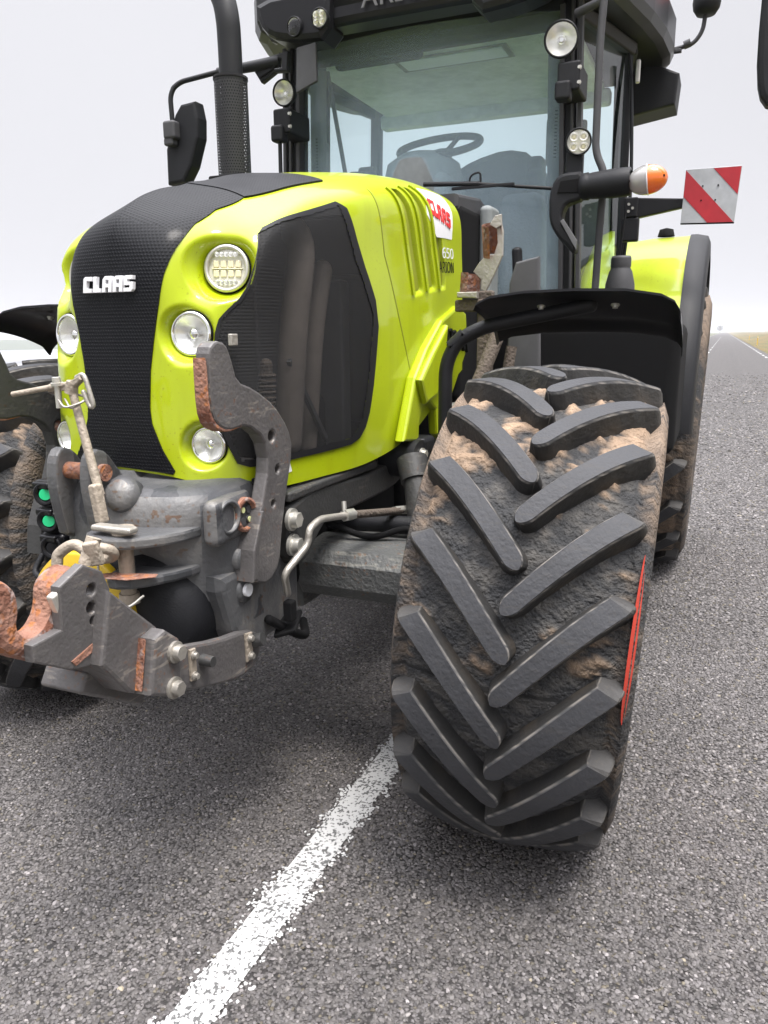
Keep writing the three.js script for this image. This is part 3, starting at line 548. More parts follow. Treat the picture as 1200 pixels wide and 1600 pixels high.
function wheel(name, o) {                            // o: R, hw, bead, n, first (angle of a right lug), sweep, mud
  const g = group(name, tractor), spin = (q) => o.flip ? q.rotateY(Math.PI) : q;
  obj('tyre', tyre(o.R, o.hw, o.bead, o.sd, o.mud), M.rubber, g, true);
  const geo = [1, -1].map((s) => [0, 1, 2].map((k) => lug(o.R, o.hw, s, o.sweep, o.lw, o.sd + k * 7 + s)));
  for (let i = 0; i < o.n; i++) for (const s of [1, -1]) {
    const m = new THREE.Mesh(geo[s > 0 ? 0 : 1][i % 3], M.rubberLug); m.name = 'tread_lug'; m.castShadow = m.receiveShadow = true;
    m.rotation.x = -(o.first + i * 360 / o.n + (s < 0 ? o.stagger : 0)) * D; g.add(m);
  }
  const b = o.bead, w = o.hw;
  obj('rim', spin(lathe([[b * .3, w * .25], [b * .62, w * .30], [b * .72, w * .12], [b * .93, w * .10], [b * .95, w * .74], [b * .99, w * .86], [b * 1.07, w * .96], [b * 1.09, w * .98], [b * 1.09, w * .93], [b * .98, w * .8]], [0, 0, 0], [1, 0, 0], 64)), M.rimRed, g);
  obj('rim_barrel', spin(lathe([[b * .1, w * .02], [b * .9, w * .02], [b * .95, -w * .2], [b * .97, -w * .9], [b * 1.08, -w * .96]], [0, 0, 0], [1, 0, 0], 48)), M.blackPlastic, g);
  obj('hub', [spin(lathe([[.001, w * .62], [b * .2, w * .6], [b * .24, w * .5], [b * .3, w * .28], [b * .35, w * .22]], [0, 0, 0], [1, 0, 0], 32))], M.greyPlastic, g);
  const bl = []; for (let k = 0; k < 10; k++) { const a = k / 10 * 6.283; bl.push(bolt([(o.flip ? -1 : 1) * w * .3, b * .5 * Math.sin(a), b * .5 * Math.cos(a)], [o.flip ? -1 : 1, 0, 0], .013, .03)); } obj('wheel_bolt', bl, M.zinc, g);
  if (o.mark) {                                      // red painted streak on the side wall
    const pos = [], idx = [], N = 30; for (let i = 0; i <= N; i++) { const f = i / N, a = mix(-4, 32, f) * D, t = Math.sin(Math.PI * Math.pow(f, .8)) ** .6 * .013 + .001; for (const e of [-1, 1]) { const r = .628 + e * t * .62; pos.push(.2735 - (r - .629) * .9, r * Math.sin(a), r * Math.cos(a)); } if (i) { const k = i * 2; idx.push(k - 2, k - 1, k, k - 1, k + 1, k); } }
    const q = new THREE.BufferGeometry(); q.setAttribute('position', new THREE.Float32BufferAttribute(pos, 3)); q.setIndex(idx); q.computeVertexNormals(); obj('red_streak', q, M.rimRed, g);
  }
  return g;
}
const FW = { R: .715, hw: .236, bead: .375, n: 21, first: 50.0, stagger: -8.6 - 0.2, sweep: 22, lw: .046, sd: 3, mud: 1 };
for (const s of [1, -1]) { const w = wheel('front_wheel', { ...FW, flip: s < 0, mark: s > 0, sd: s > 0 ? 3 : 11, lw: s > 0 ? .049 : .060, mud: s > 0 ? -.55 : .3 }); w.position.set(s * 1.022, .697, -.022); w.rotation.order = 'YXZ'; w.rotation.set(0, 3.5 * D, -3.78 * D * s); if (s < 0) { w.position.set(-1.13, .697, -.22); w.rotation.y = 8 * D; } }
const RW = { R: .925, hw: .30, bead: .49, n: 20, first: 8, stagger: -9, sweep: 20, lw: .060, sd: 23, mud: 1.5 };
for (const s of [1, -1]) { const w = wheel('rear_wheel', { ...RW, flip: s < 0, sd: s > 0 ? 23 : 31 }); w.position.set(s * 1.02, .905, -3.14); w.rotation.order = 'YXZ'; w.rotation.z = -1.6 * D * s; }

// front mudguards and their stays
for (const s of [1, -1]) {
  const cs = [[.742, -.015], [.748, .0], [.79, .020], [.90, .033], [1.05, .036], [1.20, .031], [1.30, .014], [1.338, -.006], [1.354, -.032], [1.356, -.06]];
  const pos = [], idx = [], N = 40, m = cs.length;
  for (const off of [0, -.008]) for (let i = 0; i <= N; i++) { const a = mix(96, 118, i / N) * D; cs.forEach(([x, dy]) => { const r = .895 + dy + off - .02 * sstep(.8, 1, i / N); pos.push(x - .012 * (off ? -Math.sign(x - 1.06) * .3 : 0), .705 + r * Math.sin(a), -.09 + .0 + r * Math.cos(a)); }); }
  const q = (i, j, l) => l * (N + 1) * m + i * m + j;
  for (let i = 0; i < N; i++) for (let j = 0; j < m - 1; j++) { const a = q(i, j, 0), b = q(i, j + 1, 0), c = q(i + 1, j, 0), d = q(i + 1, j + 1, 0); idx.push(a, b, c, b, d, c); const e = q(i, j, 1), f = q(i, j + 1, 1), g = q(i + 1, j, 1), h = q(i + 1, j + 1, 1); idx.push(e, g, f, f, g, h); }
  for (const i of [0, N]) for (let j = 0; j < m - 1; j++) { const a = q(i, j, 0), b = q(i, j + 1, 0), c = q(i, j, 1), d = q(i, j + 1, 1); idx.push(...(i ? [a, b, c, b, d, c] : [a, c, b, b, c, d])); }
  for (const j of [0, m - 1]) for (let i = 0; i < N; i++) { const a = q(i, j, 0), b = q(i + 1, j, 0), c = q(i, j, 1), d = q(i + 1, j, 1); idx.push(...(j ? [a, c, b, b, c, d] : [a, b, c, b, d, c])); }
  let g = new THREE.BufferGeometry(); g.setAttribute('position', new THREE.Float32BufferAttribute(pos, 3)); g.setIndex(idx); g.computeVertexNormals(); g = toCreasedNormals(g, .6);
  const f = obj('front_mudguard', s > 0 ? g : mirrorX(boxUV(g)), M.blackGloss, tractor);
  const st = [bendTube([[.615, 1.05, -.28], [.615, 1.44, -.28], [.70, 1.515, -.29], [1.08, 1.585, -.33]], .024, .09), prismZ([[.59, 1.0], [.66, 1.0], [.66, 1.16], [.60, 1.16]], -.30, -.25, .006)];
  obj('mudguard_stay', s > 0 ? st : st.map(mirrorX), M.blackMetal, tractor);
  const bb = [bolt([.93, 1.585, -.30], [0, -1, .3], .01, .012), bolt([1.16, 1.585, -.30], [0, -1, .3], .01, .012)]; obj('mudguard_bolt', s > 0 ? bb : bb.map((q) => q.map(mirrorX)), M.zinc, f);
}

// ---------------------------------------------------------------- front linkage
const HOUSE = [[-.22, .30], [.33, .30], [.352, .60], [.33, .68], [.25, .745], [.12, .775], [.0, .775], [-.10, .745], [-.15, .68], [-.19, .60]];
{
  // casting: rounded sections stacked from the bottom to the domed top
  const sec = [[.83, .97, .0], [.90, .985, .004], [1.0, 1, .006], [1.06, 1, .004], [1.10, .985, -.004], [1.125, .955, -.018], [1.14, .90, -.04], [1.147, .80, -.07], [1.15, .4, -.18], [1.151, .01, -.26]], pl = chaikin(chaikin(HOUSE)), pos = [], idx = [], m = pl.length;
  sec.forEach(([y, k, dz], i) => { pl.forEach(([x, z], j) => { const f = clamp((z - .3) / .45); pos.push(x * k, y + .018 * f * (x < .1 && x > -.3 ? 0 : -1) * sstep(1.0, 1.12, y), mix(z, z + dz, f)); if (i) { const a = (i - 1) * m + j, b = (i - 1) * m + (j + 1) % m; idx.push(a, b, a + m, b, b + m, a + m); } }); });
  const body = new THREE.BufferGeometry(); body.setAttribute('position', new THREE.Float32BufferAttribute(pos, 3)); body.setIndex(idx); body.computeVertexNormals(); body.setAttribute('uv', new THREE.Float32BufferAttribute(new Float32Array(pos.length / 3 * 2), 2));
  if (body.attributes.normal.getX(pl.reduce((b, p, j) => p[0] > pl[b][0] ? j : b, 0) + m * 2) < 0) { for (let i = 0; i < idx.length; i += 3) { const t = idx[i]; idx[i] = idx[i + 1]; idx[i + 1] = t; } body.setIndex(idx); body.computeVertexNormals(); }
  const h = obj('linkage_housing', [body, prismX([[.30, .66], [.60, .66], [.66, .74], [.70, .86], [.70, .90], [.3, .9]], .27, .348, .02), prismX([[.30, .66], [.60, .66], [.66, .74], [.66, .86], [.64, .90], [.3, .9]], -.19, -.13, .02), lathe([[.05, 0], [.047, .03], [.03, .05], [.001, .055]], [.10, 1.10, .735], [.2, .6, 1], 24), rbox([.335, 1.045, .635], [.05, .12, .20], [0, .12, 0], .024)], M.cast, tractor);
  // two sockets on the right shoulder of the housing
  for (const [z, y, k] of [[.672, 1.055, 0], [.595, 1.045, 1]]) {
    obj('socket', [lathe([[.046, -.02], [.046, .012], [.036, .016], [.033, .004]], [.356, y, z], [1, 0, .05], 26)], k ? M.rust : M.cast, h);
    obj('socket_core', k ? [lathe([[.034, .002], [.001, .003]], [.357, y, z], [1, 0, 0], 22), ...[[.014, .014], [-.014, .012], [.012, -.016], [-.014, -.014]].map(([a, b]) => cyl([.355, y + b, z + a], [.364, y + b, z + a], .0105, .0105, 14))] : [lathe([[.03, .004], [.022, .0], [.012, -.01], [.001, -.012]], [.358, y, z], [1, 0, 0], 22)], k ? M.greyPlastic : M.zinc, h);
    if (k) obj('socket_pin', [[.0145, .0145], [-.014, -.0145]].map(([a, b]) => [cyl([.359, y + b, z + a], [.367, y + b, z + a], .0075, .0075, 14)]), S({ color: rgb(.5, .52, .25), roughness: .4 }), h);
  }
  for (const [z, y] of [[.60, .925], [.60, .84]]) { obj('bolt_boss', [lathe([[.036, -.02], [.034, .010], [.001, .011]], [.346, y, z], [1, 0, 0], 24)], M.cast, h); obj('bolt', cyl([.35, y, z], [.366, y, z], .018, .0175, 22), M.white, h); }
}
obj('shaft_guard', [lathe([[.001, .0], [.10, .004], [.17, .03], [.185, .10], [.185, .25]], [.12, .80, .80], [0, 0, -1], 44)], M.blackPlastic, tractor);
obj('shaft_cover', [lathe([[.001, .034], [.10, .034], [.158, .028], [.165, .012], [.165, 0]], [-.005, .80, .80], [0, 0, 1], 48), box([-.12, .86, .835], [.03, .02, .01])], M.yellow, tractor);
obj('cover_hole', [cyl([-.125, .79, .82], [-.125, .79, .836], .012, .012, 16)], M.darkVoid, tractor);

// upright hook plates
const HOOK = [[.726, 1.49], [.685, 1.483], [.665, 1.447], [.645, 1.391], [.567, 1.368], [.476, 1.321], [.407, 1.252], [.386, 1.193], [.431, 1.073], [.463, .971], [.48, .883], [.541, .842], [.616, .869], [.608, .954], [.562, 1.056], [.515, 1.168], [.534, 1.24], [.61, 1.282], [.695, 1.275], [.74, 1.296], [.757, 1.333], [.758, 1.421], [.753, 1.471]];
for (const s of [1, -1]) {
  const HH = [[.496, 1.239, .016], [.473, 1.147, .011], [.501, 1.057, .010]];
  const a = prismX(HOOK, .352, .392, .006, 1, HH), h = obj('hook_plate', s > 0 ? a : prismX(HOOK, -.392, -.352, .006, 1, HH), s > 0 ? M.arm : M.armDark, tractor);
  const wear = prismX([[.7685, 1.455], [.7615, 1.44], [.7615, 1.34], [.745, 1.302], [.70, 1.281], [.62, 1.288], [.62, 1.2805], [.70, 1.272], [.752, 1.292], [.7685, 1.333]], .354, .390, .003, 1); obj('worn_edge', s > 0 ? wear : mirrorX(wear), M.rust, h);
  const fill = [cyl([s * .356, 1.239, .496], [s * .36, 1.239, .496], .02, .02, 18)]; obj('hole_back', fill, M.rust, h);
  const ed = prismX([[.627, .872], [.615, .955], [.57, 1.05], [.56, 1.05], [.6, .95], [.606, .875]], .34, .398, .004); obj('plate_flange', s > 0 ? ed : mirrorX(ed), s > 0 ? M.arm : M.armDark, h);
}
// right lower link: hook casting, cheek plate, box arm, clamp
{
  const g = group('lower_link', tractor);
  const PL = [[1.175, .93], [1.17, 1.018], [1.102, 1.046], [1.051, 1.017], [1.033, .972], [1.043, .924], [1.06, .865], [1.095, .82], [1.164, .838], [1.25, .89], [1.25, .925]];
  obj('cheek_plate', prismX(PL, .275, .300, .004, 0, [[1.086, .986, .013], [1.091, .948, .013], [1.089, .919, .009]]), M.arm, g);
  const CL = [[1.303, 1.063], [1.275, 1.063], [1.246, 1.036], [1.243, .993], [1.254, .959], [1.236, .932], [1.201, .935], [1.173, .965], [1.165, 1.02], [1.115, 1.045], [1.09, 1.03], [1.07, .95], [1.09, .835], [1.164, .842], [1.268, .9], [1.319, .952], [1.34, .996], [1.336, 1.043]];
  obj('claw', [prismX(CL, .215, .278, .018, 2)], M.rust, g);
  obj('latch', [rbox([.286, .985, 1.165], [.02, .045, .03], [.35, 0, 0], .006)], M.zinc, g);
  obj('latch_spring', [rbox([.285, 1.055, 1.055], [.035, .055, .016], [.2, .3, .1], .006), cyl([.265, 1.03, 1.06], [.275, 1.085, 1.04], .016, .016)], M.dirtySteel, g);
  obj('arm', [prismX([[1.07, .985], [.931, .852], [.972, .70], [1.036, .735], [1.11, .83]], .19, .332, .008)], M.arm, g);
  obj('arm_slot', [prismX([[1.16, .856], [1.10, .872], [1.085, .858], [1.15, .842]], .297, .3025, .001)], M.rust, g);
  obj('under_brace', [rbox([.20, .715, 1.0], [.12, .05, .22], [-.55, 0, 0], .008)], M.arm, g);
  obj('clamp_plate', [prismX([[.99, .849], [.951, .858], [.905, .82], [.905, .70], [.931, .683], [1.016, .726]], .30, .372, .008, 0)], M.arm, g);
  obj('clamp_strap', [prismX([[.92, .80], [.746, .752], [.609, .731], [.553, .699], [.547, .659], [.577, .614], [.657, .608], [.823, .653], [.92, .69]], .335, .362, .008, 1)], M.arm, g);
  obj('edge_weld', [prismX([[.992, .845], [1.017, .735], [1.021, .735], [.996, .85]], .30, .350, .001)], M.rust, g);
  const bl = []; for (const [z, y] of [[.928, .796], [.94, .713]]) bl.push(bolt([.371, y, z], [1, 0, 0], .019, .024)); obj('clamp_bolt', bl, M.steel, g);
  obj('strap_plate', [[prismX([[.868, .775], [.845, .772], [.845, .69], [.868, .695]], .361, .369, .002)], [prismX([[.632, .728], [.60, .722], [.602, .648], [.63, .645]], .361, .370, .003)]], M.dirtySteel, g);
  const sb = []; for (const [z, y, r] of [[.856, .758, .008], [.858, .706, .008], [.616, .71, .009], [.616, .66, .009]]) sb.push(bolt([.369, y, z], [1, 0, 0], r, .012)); obj('strap_bolt', sb, M.steel, g);
  obj('grease_cap', [[cyl([.36, .728, .815], [.395, .728, .815], .016, .013, 18)], [cyl([.36, .69, .59], [.392, .70, .585], .02, .018, 18)]], M.armDark, g);
}
// clevis with pin, ring and clip
{
  const g = group('clevis', tractor);
  const T = [[.008, .75], [.03, .86], [.11, .90], [.20, .90], [.30, .80], [.33, .68], [.0, .68]];
  obj('jaw', [[prismY([[.06, .70], [.06, .85], [.12, .89], [.21, .885], [.29, .79], [.31, .66], [.06, .66]], 1.005, 1.035, .008, 1)], [prismY([[.12, .72], [.125, .86], [.17, .90], [.23, .87], [.29, .76], [.30, .66], [.12, .66]], .908, .936, .008, 1)]], M.cast, g);
  obj('rusty_edge', [prismY([[.12, .888], [.16, .906], [.22, .895], [.27, .85], [.26, .83], [.15, .86]], .9385, .9405, .0005)], M.rust, g);
  obj('pin', [cyl([.175, .865, .84], [.175, 1.05, .84], .019, .019, 24), lathe([[.001, .02], [.025, .018], [.03, .004], [.03, 0]], [.175, 1.036, .84], [0, 1, 0], 24), cyl([.175, .86, .84], [.175, .885, .84], .026, .024, 20)], M.dirtySteel, g);
  obj('pin_handle', [box([.165, 1.052, .86], [.12, .016, .035], .007)], M.steel, g);
  obj('pin_clip', [[tube([[.13, .875, .87], [.16, .862, .89], [.21, .868, .885], [.235, .89, .86]], .0035, 24, 6)], [tube([[.128, 1.03, .872], [.118, .96, .875], [.12, .90, .875], [.135, .872, .872]], .003, 24, 6)]], M.zinc, g);
  obj('ring', [new THREE.TorusGeometry(.030, .0125, 12, 30).applyMatrix4(new THREE.Matrix4().makeRotationFromEuler(new THREE.Euler(.9, .3, .2))).translate(.155, 1.0, .90), tube([[.135, 1.0, .915], [.10, 1.022, .925], [.065, 1.0, .94], [.06, .975, .945]], .0135)], M.dirtySteel, g);
}
// top link bracket with its pin, and the raised lever
{
  const g = group('top_link_bracket', tractor);
  const B = [[.80, 1.2], [.776, 1.228], [.737, 1.215], [.70, 1.165], [.64, 1.10], [.66, .99], [.78, .98], [.80, 1.07], [.808, 1.14]];
  obj('bracket_plate', prismX(B, .015, .05, .006, 1), M.cast, g); obj('bracket_plate', prismX(B, -.095, -.06, .006, 1), M.cast, g);
  obj('bracket_pin', [cyl([-.11, 1.165, .762], [.064, 1.165, .762], .022, .022)], M.rust, g);
  const l = group('lever', tractor);
  obj('rod', [cyl([.088, 1.12, .815], [.016, 1.372, .80], .0115, .010, 16), cyl([.012, 1.366, .80], [.02, 1.395, .80], .016, .014, 16)], M.dirtySteel, l);
  obj('grip', [rbox([.090, 1.10, .825], [.026, .10, .03], [0, 0, .14], .008)], M.dirtySteel, l);
  obj('crossbar', [cyl([-.15, 1.362, .83], [.03, 1.392, .80], .007, .007, 12), prismZ([[-.055, 1.368], [.02, 1.374], [.055, 1.40], [.05, 1.41], [.01, 1.392], [-.05, 1.388]], .79, .81, .003)], M.dirtySteel, l);
  obj('hook_end', [tube([[.035, 1.405, .80], [.056, 1.41, .80], [.068, 1.38, .80], [.078, 1.34, .80], [.068, 1.337, .80], [.052, 1.37, .80]], .006, 40, 8)], M.steel, l);
  obj('lever_bolt', [...bolt([-.02, 1.385, .81], [0, 1, .1], .011, .02), cyl([-.02, 1.33, .81], [-.02, 1.388, .81], .008, .008, 10)], M.zinc, l);
  obj('wire', [[tube([[-.01, 1.35, .82], [.02, 1.335, .83], [.05, 1.345, .81], [.05, 1.355, .79], [.01, 1.365, .79]], .003, 30, 6)], [tube([[.0, 1.352, .81], [.03, 1.332, .82], [.055, 1.352, .80]], .0028, 24, 6)]], M.steel, l);
}
// hydraulic couplings on the left
{
  const g = group('hydraulic_coupling', tractor, [0, 0, 0]);
  obj('bracket', [box([-.20, 1.0, .56], [.14, .26, .02]), box([-.21, .86, .60], [.08, .03, .12])], M.greyPlastic, g);
  [[-.255, 1.075, .66, 1], [-.247, 1.0, .665, 1], [-.238, .925, .67, 0]].forEach(([x, y, z, dot]) => {
    obj('coupling', [box([x, y, z - .03], [.085, .064, .075], .012), box([x, y + .02, z + .0], [.06, .02, .05], .006), lathe([[.034, -.03], [.034, .02], [.028, .026], [.02, .018]], [x + .005, y - .004, z], [.25, 0, 1], 26), cyl([x + .05, y, z - .04], [x + .09, y - .01, z - .05], .026, .024, 18)], M.blackGloss, g);
    obj(dot ? 'green_cap' : 'black_cap', cyl([x + .01, y - .004, z + .014], [x + .0155, y - .004, z + .0215], .017, .016, 20), dot ? M.green : M.blackPlastic, g);
    obj('coupling_collar', cyl([x + .085, y - .01, z - .05], [x + .12, y - .015, z - .055], .018, .018, 16), M.zinc, g);
  });
  obj('coupling_hose', [tube([[-.30, .88, .66], [-.30, .84, .69], [-.25, .83, .70], [-.20, .86, .69], [-.18, .89, .66]], .009)], M.blackPlastic, g);
}
// frame rail with its pivot, bolts and the small pipe
{
  const R1 = [[.40, 1.06], [-.30, 1.02], [-.36, 1.085], [-.45, 1.105], [-.53, 1.085], [-.54, 1.03], [-.50, .97], [-.35, .94], [-.107, .935], [.179, .94], [.26, .89], [.307, .851], [.377, .841], [.42, .896]];
  const g = obj('frame_rail', [prismX(R1, .335, .385, .01, 1), box([.365, 1.055, .1], [.05, .03, .62], .01)], M.armDark, tractor); obj('frame_rail', mirrorX(prismX(R1, .335, .385, .01, 1)), M.armDark, tractor);
  const b = []; for (const [z, y] of [[.404, .991], [.402, .916]]) b.push(bolt([.385, y, z], [1, 0, 0], .024, .03)); obj('rail_bolt', b, M.zinc, g);
  const p = group('axle_pivot', tractor); obj('housing', [cyl([.36, 1.055, -.38], [.50, 1.055, -.36], .075, .07, 28), rbox([.46, 1.10, -.43], [.10, .06, .12], [0, 0, 0], .02)], M.blackMetal, p);
  const b2 = [bolt([.50, 1.075, -.36], [1, 0, .1], .016, .02), bolt([.50, 1.03, -.36], [1, 0, .1], .013, .012)]; obj('pivot_bolt', b2, M.zinc, p);
  obj('small_pipe', [bendTube([[.40, .79, .46], [.415, .86, .50], [.44, .925, .40], [.44, .965, .40], [.44, .98, .33], [.45, .957, .17]], .0105, .025)], M.steel, tractor);
  obj('hose', [cyl([.45, .957, .17], [.50, .905, -.16], .013, .013, 14)], M.mudBrown, tractor);
  obj('hose_fitting', [[cyl([.448, .959, .185], [.453, .953, .135], .019, .019, 6), cyl([.447, .96, .18], [.44, 1.0, .17], .008, .008, 8)], [cyl([.49, .912, -.12], [.51, .898, -.22], .016, .016, 6)]], M.zinc, tractor);
}
// front axle, steering parts
{
  const ax = [[-.62, .72], [-.60, .80], [-.35, .81], [.35, .81], [.60, .80], [.64, .72], [.62, .66], [-.6, .66]];
  obj('front_axle', [prismX([[-.22, .66], [.10, .66], [.125, .70], [.125, .775], [.09, .815], [-.05, .83], [-.2, .81]], .24, .70, .01), prismX([[-.22, .60], [.08, .60], [.1, .8], [-.2, .82]], -.70, .24, .01), cyl([.66, .72, -.06], [.80, .70, -.04], .15, .17, 28), cyl([-.80, .70, -.04], [-.66, .72, -.06], .17, .15, 28)], S({ color: rgb(.48, .52, .52), roughness: .65, map: tArm, bumpMap: tBump, bumpScale: .004 }), tractor);
  obj('steering_cylinder', [cyl([.25, .86, -.10], [.62, .87, -.12], .03, .03), cyl([.62, .87, -.12], [.76, .86, -.12], .016, .016)], M.blackMetal, tractor);
  obj('suspension_cylinder', [cyl([.52, 1.03, -.24], [.60, .80, -.12], .046, .046, 24), cyl([.50, 1.07, -.26], [.53, 1.0, -.22], .055, .052, 24)], M.armDark, tractor);
  obj('knuckle', [cyl([.70, .55, -.02], [.70, .95, -.05], .075, .065, 24), box([.68, .98, -.07], [.12, .06, .14], .02)], M.armDark, tractor);
  obj('hose', [[tube([[.42, .86, -.16], [.5, .9, -.2], [.58, .86, -.2], [.66, .92, -.18]], .014)], [tube([[.3, .88, .0], [.44, .84, -.02], [.56, .87, -.05], [.66, .84, -.08]], .011)], [tube([[.36, .72, .5], [.38, .66, .42], [.36, .60, .30], [.30, .6, .2]], .014)]], M.darkVoid, tractor);
  obj('guard_plate', [rbox([.38, .685, .43], [.07, .012, .10], [.3, .3, .25], .003), box([.405, .74, .46], [.03, .06, .03], .006)], M.darkVoid, tractor);
}

// ---------------------------------------------------------------- cab
{
  // roof with its front visor, and lining
  const out = [[-.78, -1.46], [-.4, -1.40], [.4, -1.40], [.78, -1.46], [.92, -1.65], [1.08, -2.35], [1.12, -2.85], [1.02, -3.1], [.8, -3.2], [-.8, -3.2], [-1.02, -3.1], [-1.12, -2.85], [-1.08, -2.35], [-.92, -1.65]];
  const r = obj('roof', [prismY(out, 2.985, 3.24, .06, 1), prismY([[-.74, -1.47], [-.4, -1.415], [.4, -1.415], [.74, -1.47], [.74, -1.58], [-.74, -1.58]], 2.935, 3.08, .03, 1), prismZ([[-.76, 3.1], [-.74, 2.985], [-.68, 2.92], [-.55, 2.885], [-.35, 2.87], [-.33, 3.1]], -1.56, -1.385, .03, 1), prismZ([[.76, 3.1], [.74, 2.985], [.68, 2.92], [.55, 2.885], [.35, 2.87], [.33, 3.1]], -1.56, -1.385, .03, 1)], M.blackGloss, tractor);
 
  obj('roof_lining', [box([0, 2.945, -2.4], [1.42, .06, 1.14], .02), box([0, 2.89, -2.98], [1.5, .09, .1], .02)], M.liner, tractor);
  obj('sun_blind', [box([0, 2.945, -1.80], [1.4, .10, .08], .03), box([-.3, 2.92, -1.86], [.5, .08, .06], .03), box([0, 2.99, -1.68], [1.4, .06, .2], .01)], M.darkVoid, tractor);
  obj('roof_window', [box([.06, 2.912, -2.02], [.56, .012, .15], .004)], S({ color: rgb(.62, .76, .82), roughness: .2 }), tractor);
  obj('roof_window_frame', [box([.06, 2.914, -2.02], [.62, .01, .2], .004)], M.dash, tractor);
  const tx = roofText.clone(); tx.applyMatrix4(new THREE.Matrix4().makeScale(.40, .085, .006)).translate(-.185, 2.975, -1.399); obj('roof_lettering', tx, M.greyPanel, r);
  // cab frame: posts
  const post = (a, b, w, d, mat, name = 'cab_post') => { const dx = b[0] - a[0], dy = b[1] - a[1], dz = b[2] - a[2], L = Math.hypot(dx, dy, dz); const g = new RoundedBoxGeometry(w, L, d, 2, Math.min(w, d) * .2).applyQuaternion(new THREE.Quaternion().setFromUnitVectors(new THREE.Vector3(0, 1, 0), new THREE.Vector3(dx, dy, dz).normalize())).translate((a[0] + b[0]) / 2, (a[1] + b[1]) / 2, (a[2] + b[2]) / 2); return obj(name, g, mat, tractor); };
  for (const s of [1, -1]) {
    const p = post([s * .715, 2.99, -1.76], [s * .765, 1.5, -1.76], .07, .09, M.blackMetal);
    obj('post_strip', [0, 1, 2].map((k) => { const o = [-.030, .018, .052][k]; return [new RoundedBoxGeometry([.022, .014, .02][k], 1.46, .05, 2, .004).rotateZ(s * .0335).translate(s * (.742 + o), 2.245, -1.715)]; }), M.greyPlastic, p);
    post([s * .90, 2.99, -2.42], [s * .93, 1.3, -2.40], .05, .05, M.blackMetal);
    post([s * .80, 2.99, -3.0], [s * .84, 1.2, -3.0], .07, .07, M.blackMetal);
    post([s * .74, 2.96, -1.78], [s * .92, 2.96, -2.42], .06, .06, M.blackMetal, 'roof_rail'); post([s * .92, 2.96, -2.42], [s * .82, 2.96, -3.0], .06, .06, M.blackMetal, 'roof_rail');
    const gl = new THREE.BufferGeometry(); gl.setAttribute('position', new THREE.Float32BufferAttribute([s * .785, 1.3, -1.79, s * .935, 1.3, -2.4, s * .735, 2.96, -1.79, s * .905, 2.96, -2.4], 3)); gl.setIndex([0, 1, 2, 1, 3, 2]); gl.computeVertexNormals(); obj('door_glass', gl, M.glassSide, tractor);
    const gq = new THREE.BufferGeometry(); gq.setAttribute('position', new THREE.Float32BufferAttribute([s * .935, 1.9, -2.42, s * .845, 1.9, -2.98, s * .905, 2.96, -2.42, s * .81, 2.96, -2.98], 3)); gq.setIndex([0, 1, 2, 1, 3, 2]); gq.computeVertexNormals(); obj('quarter_glass', gq, M.glassSide, tractor);
    obj('pillar_trim', [rbox([s * .665, 2.25, -1.85], [.10, 1.35, .05], [0, s * .35, s * .03], .02), rbox([s * .635, 2.42, -1.86], [.07, .24, .06], [0, 0, 0], .03), rbox([s * .635, 2.20, -1.86], [.06, .16, .06], [0, 0, 0], .03)], M.dash, tractor);
    const sl = []; for (let k = 0; k < 14; k++) sl.push([box([s * .645, 2.34 + k * .016, -1.822], [.03, .005, .01], .001)]); obj('trim_slot', sl, M.darkVoid, tractor);
  }
  // windscreen, gently curved, and rear window
  const ws = new THREE.PlaneGeometry(1.42, 1.47, 24, 12), p = ws.attributes.position;
  for (let i = 0; i < p.count; i++) { const x = p.getX(i), y = p.getY(i), f = (y + .735) / 1.47; p.setXYZ(i, x * mix(1.06, 1, f), 1.5 + (y + .735), -1.745 + .12 * (1 - (x / .71) ** 2) - .03 * f); } ws.computeVertexNormals();
  const wsm = obj('windscreen', ws, M.glass, tractor); obj('dust_film', ws.clone().translate(0, 0, .004), M.dust, wsm);
  const rw = new THREE.PlaneGeometry(1.56, .5).translate(0, 2.7, -3.0); obj('rear_window', rw, M.glassSide, tractor);
  obj('rear_wall', [box([0, 1.86, -3.0], [1.6, 1.14, .06], .02)], M.dash, tractor);
  obj('cab_floor', [box([0, 1.28, -2.3], [1.6, .1, 1.4], .02)], M.greyPlastic, tractor);
  obj('cab_front', [box([0, 1.40, -1.58], [1.56, .34, .08], .02), box([0, 1.62, -1.24], [.86, .84, .46], .04)], M.darkVoid, tractor);
  obj('cowl', [prismX([[-1.01, 2.02], [-1.01, 2.07], [-1.35, 2.10], [-1.47, 2.07], [-1.47, 1.95], [-1.05, 1.95]], -.42, .42, .015)], M.greyPlastic, tractor);
  obj('side_duct', [rbox([.46, 1.75, -1.36], [.06, .62, .16], [0, 0, .0], .025)], M.dash, tractor);
  // seat, console, steering
  const st = group('driver_seat', tractor);
  obj('backrest', prismZ([[-.20, 1.9], [.40, 1.9], [.42, 2.40], [.36, 2.54], [.20, 2.575], [.0, 2.53], [-.16, 2.45], [-.21, 2.3]], -2.72, -2.58, .04, 1), M.seat, st);
  obj('cushion', box([.10, 1.86, -2.40], [.58, .16, .55], .06), M.seat, st); obj('armrest', [box([.44, 2.20, -2.42], [.10, .42, .16], .04), box([.43, 2.42, -2.45], [.09, .12, .12], .03)], M.seat, st); obj('seat_base', [box([.1, 1.55, -2.42], [.4, .5, .4], .05)], M.darkVoid, st);
  obj('console', [box([.48, 1.95, -2.2], [.22, .5, .7], .05), box([.22, 1.75, -1.85], [.3, .5, .1], .04)], M.seat, tractor);
  const sw = group('steering_wheel', tractor, [.02, 2.47, -1.93]); sw.rotation.set(.42, -.25, 0);
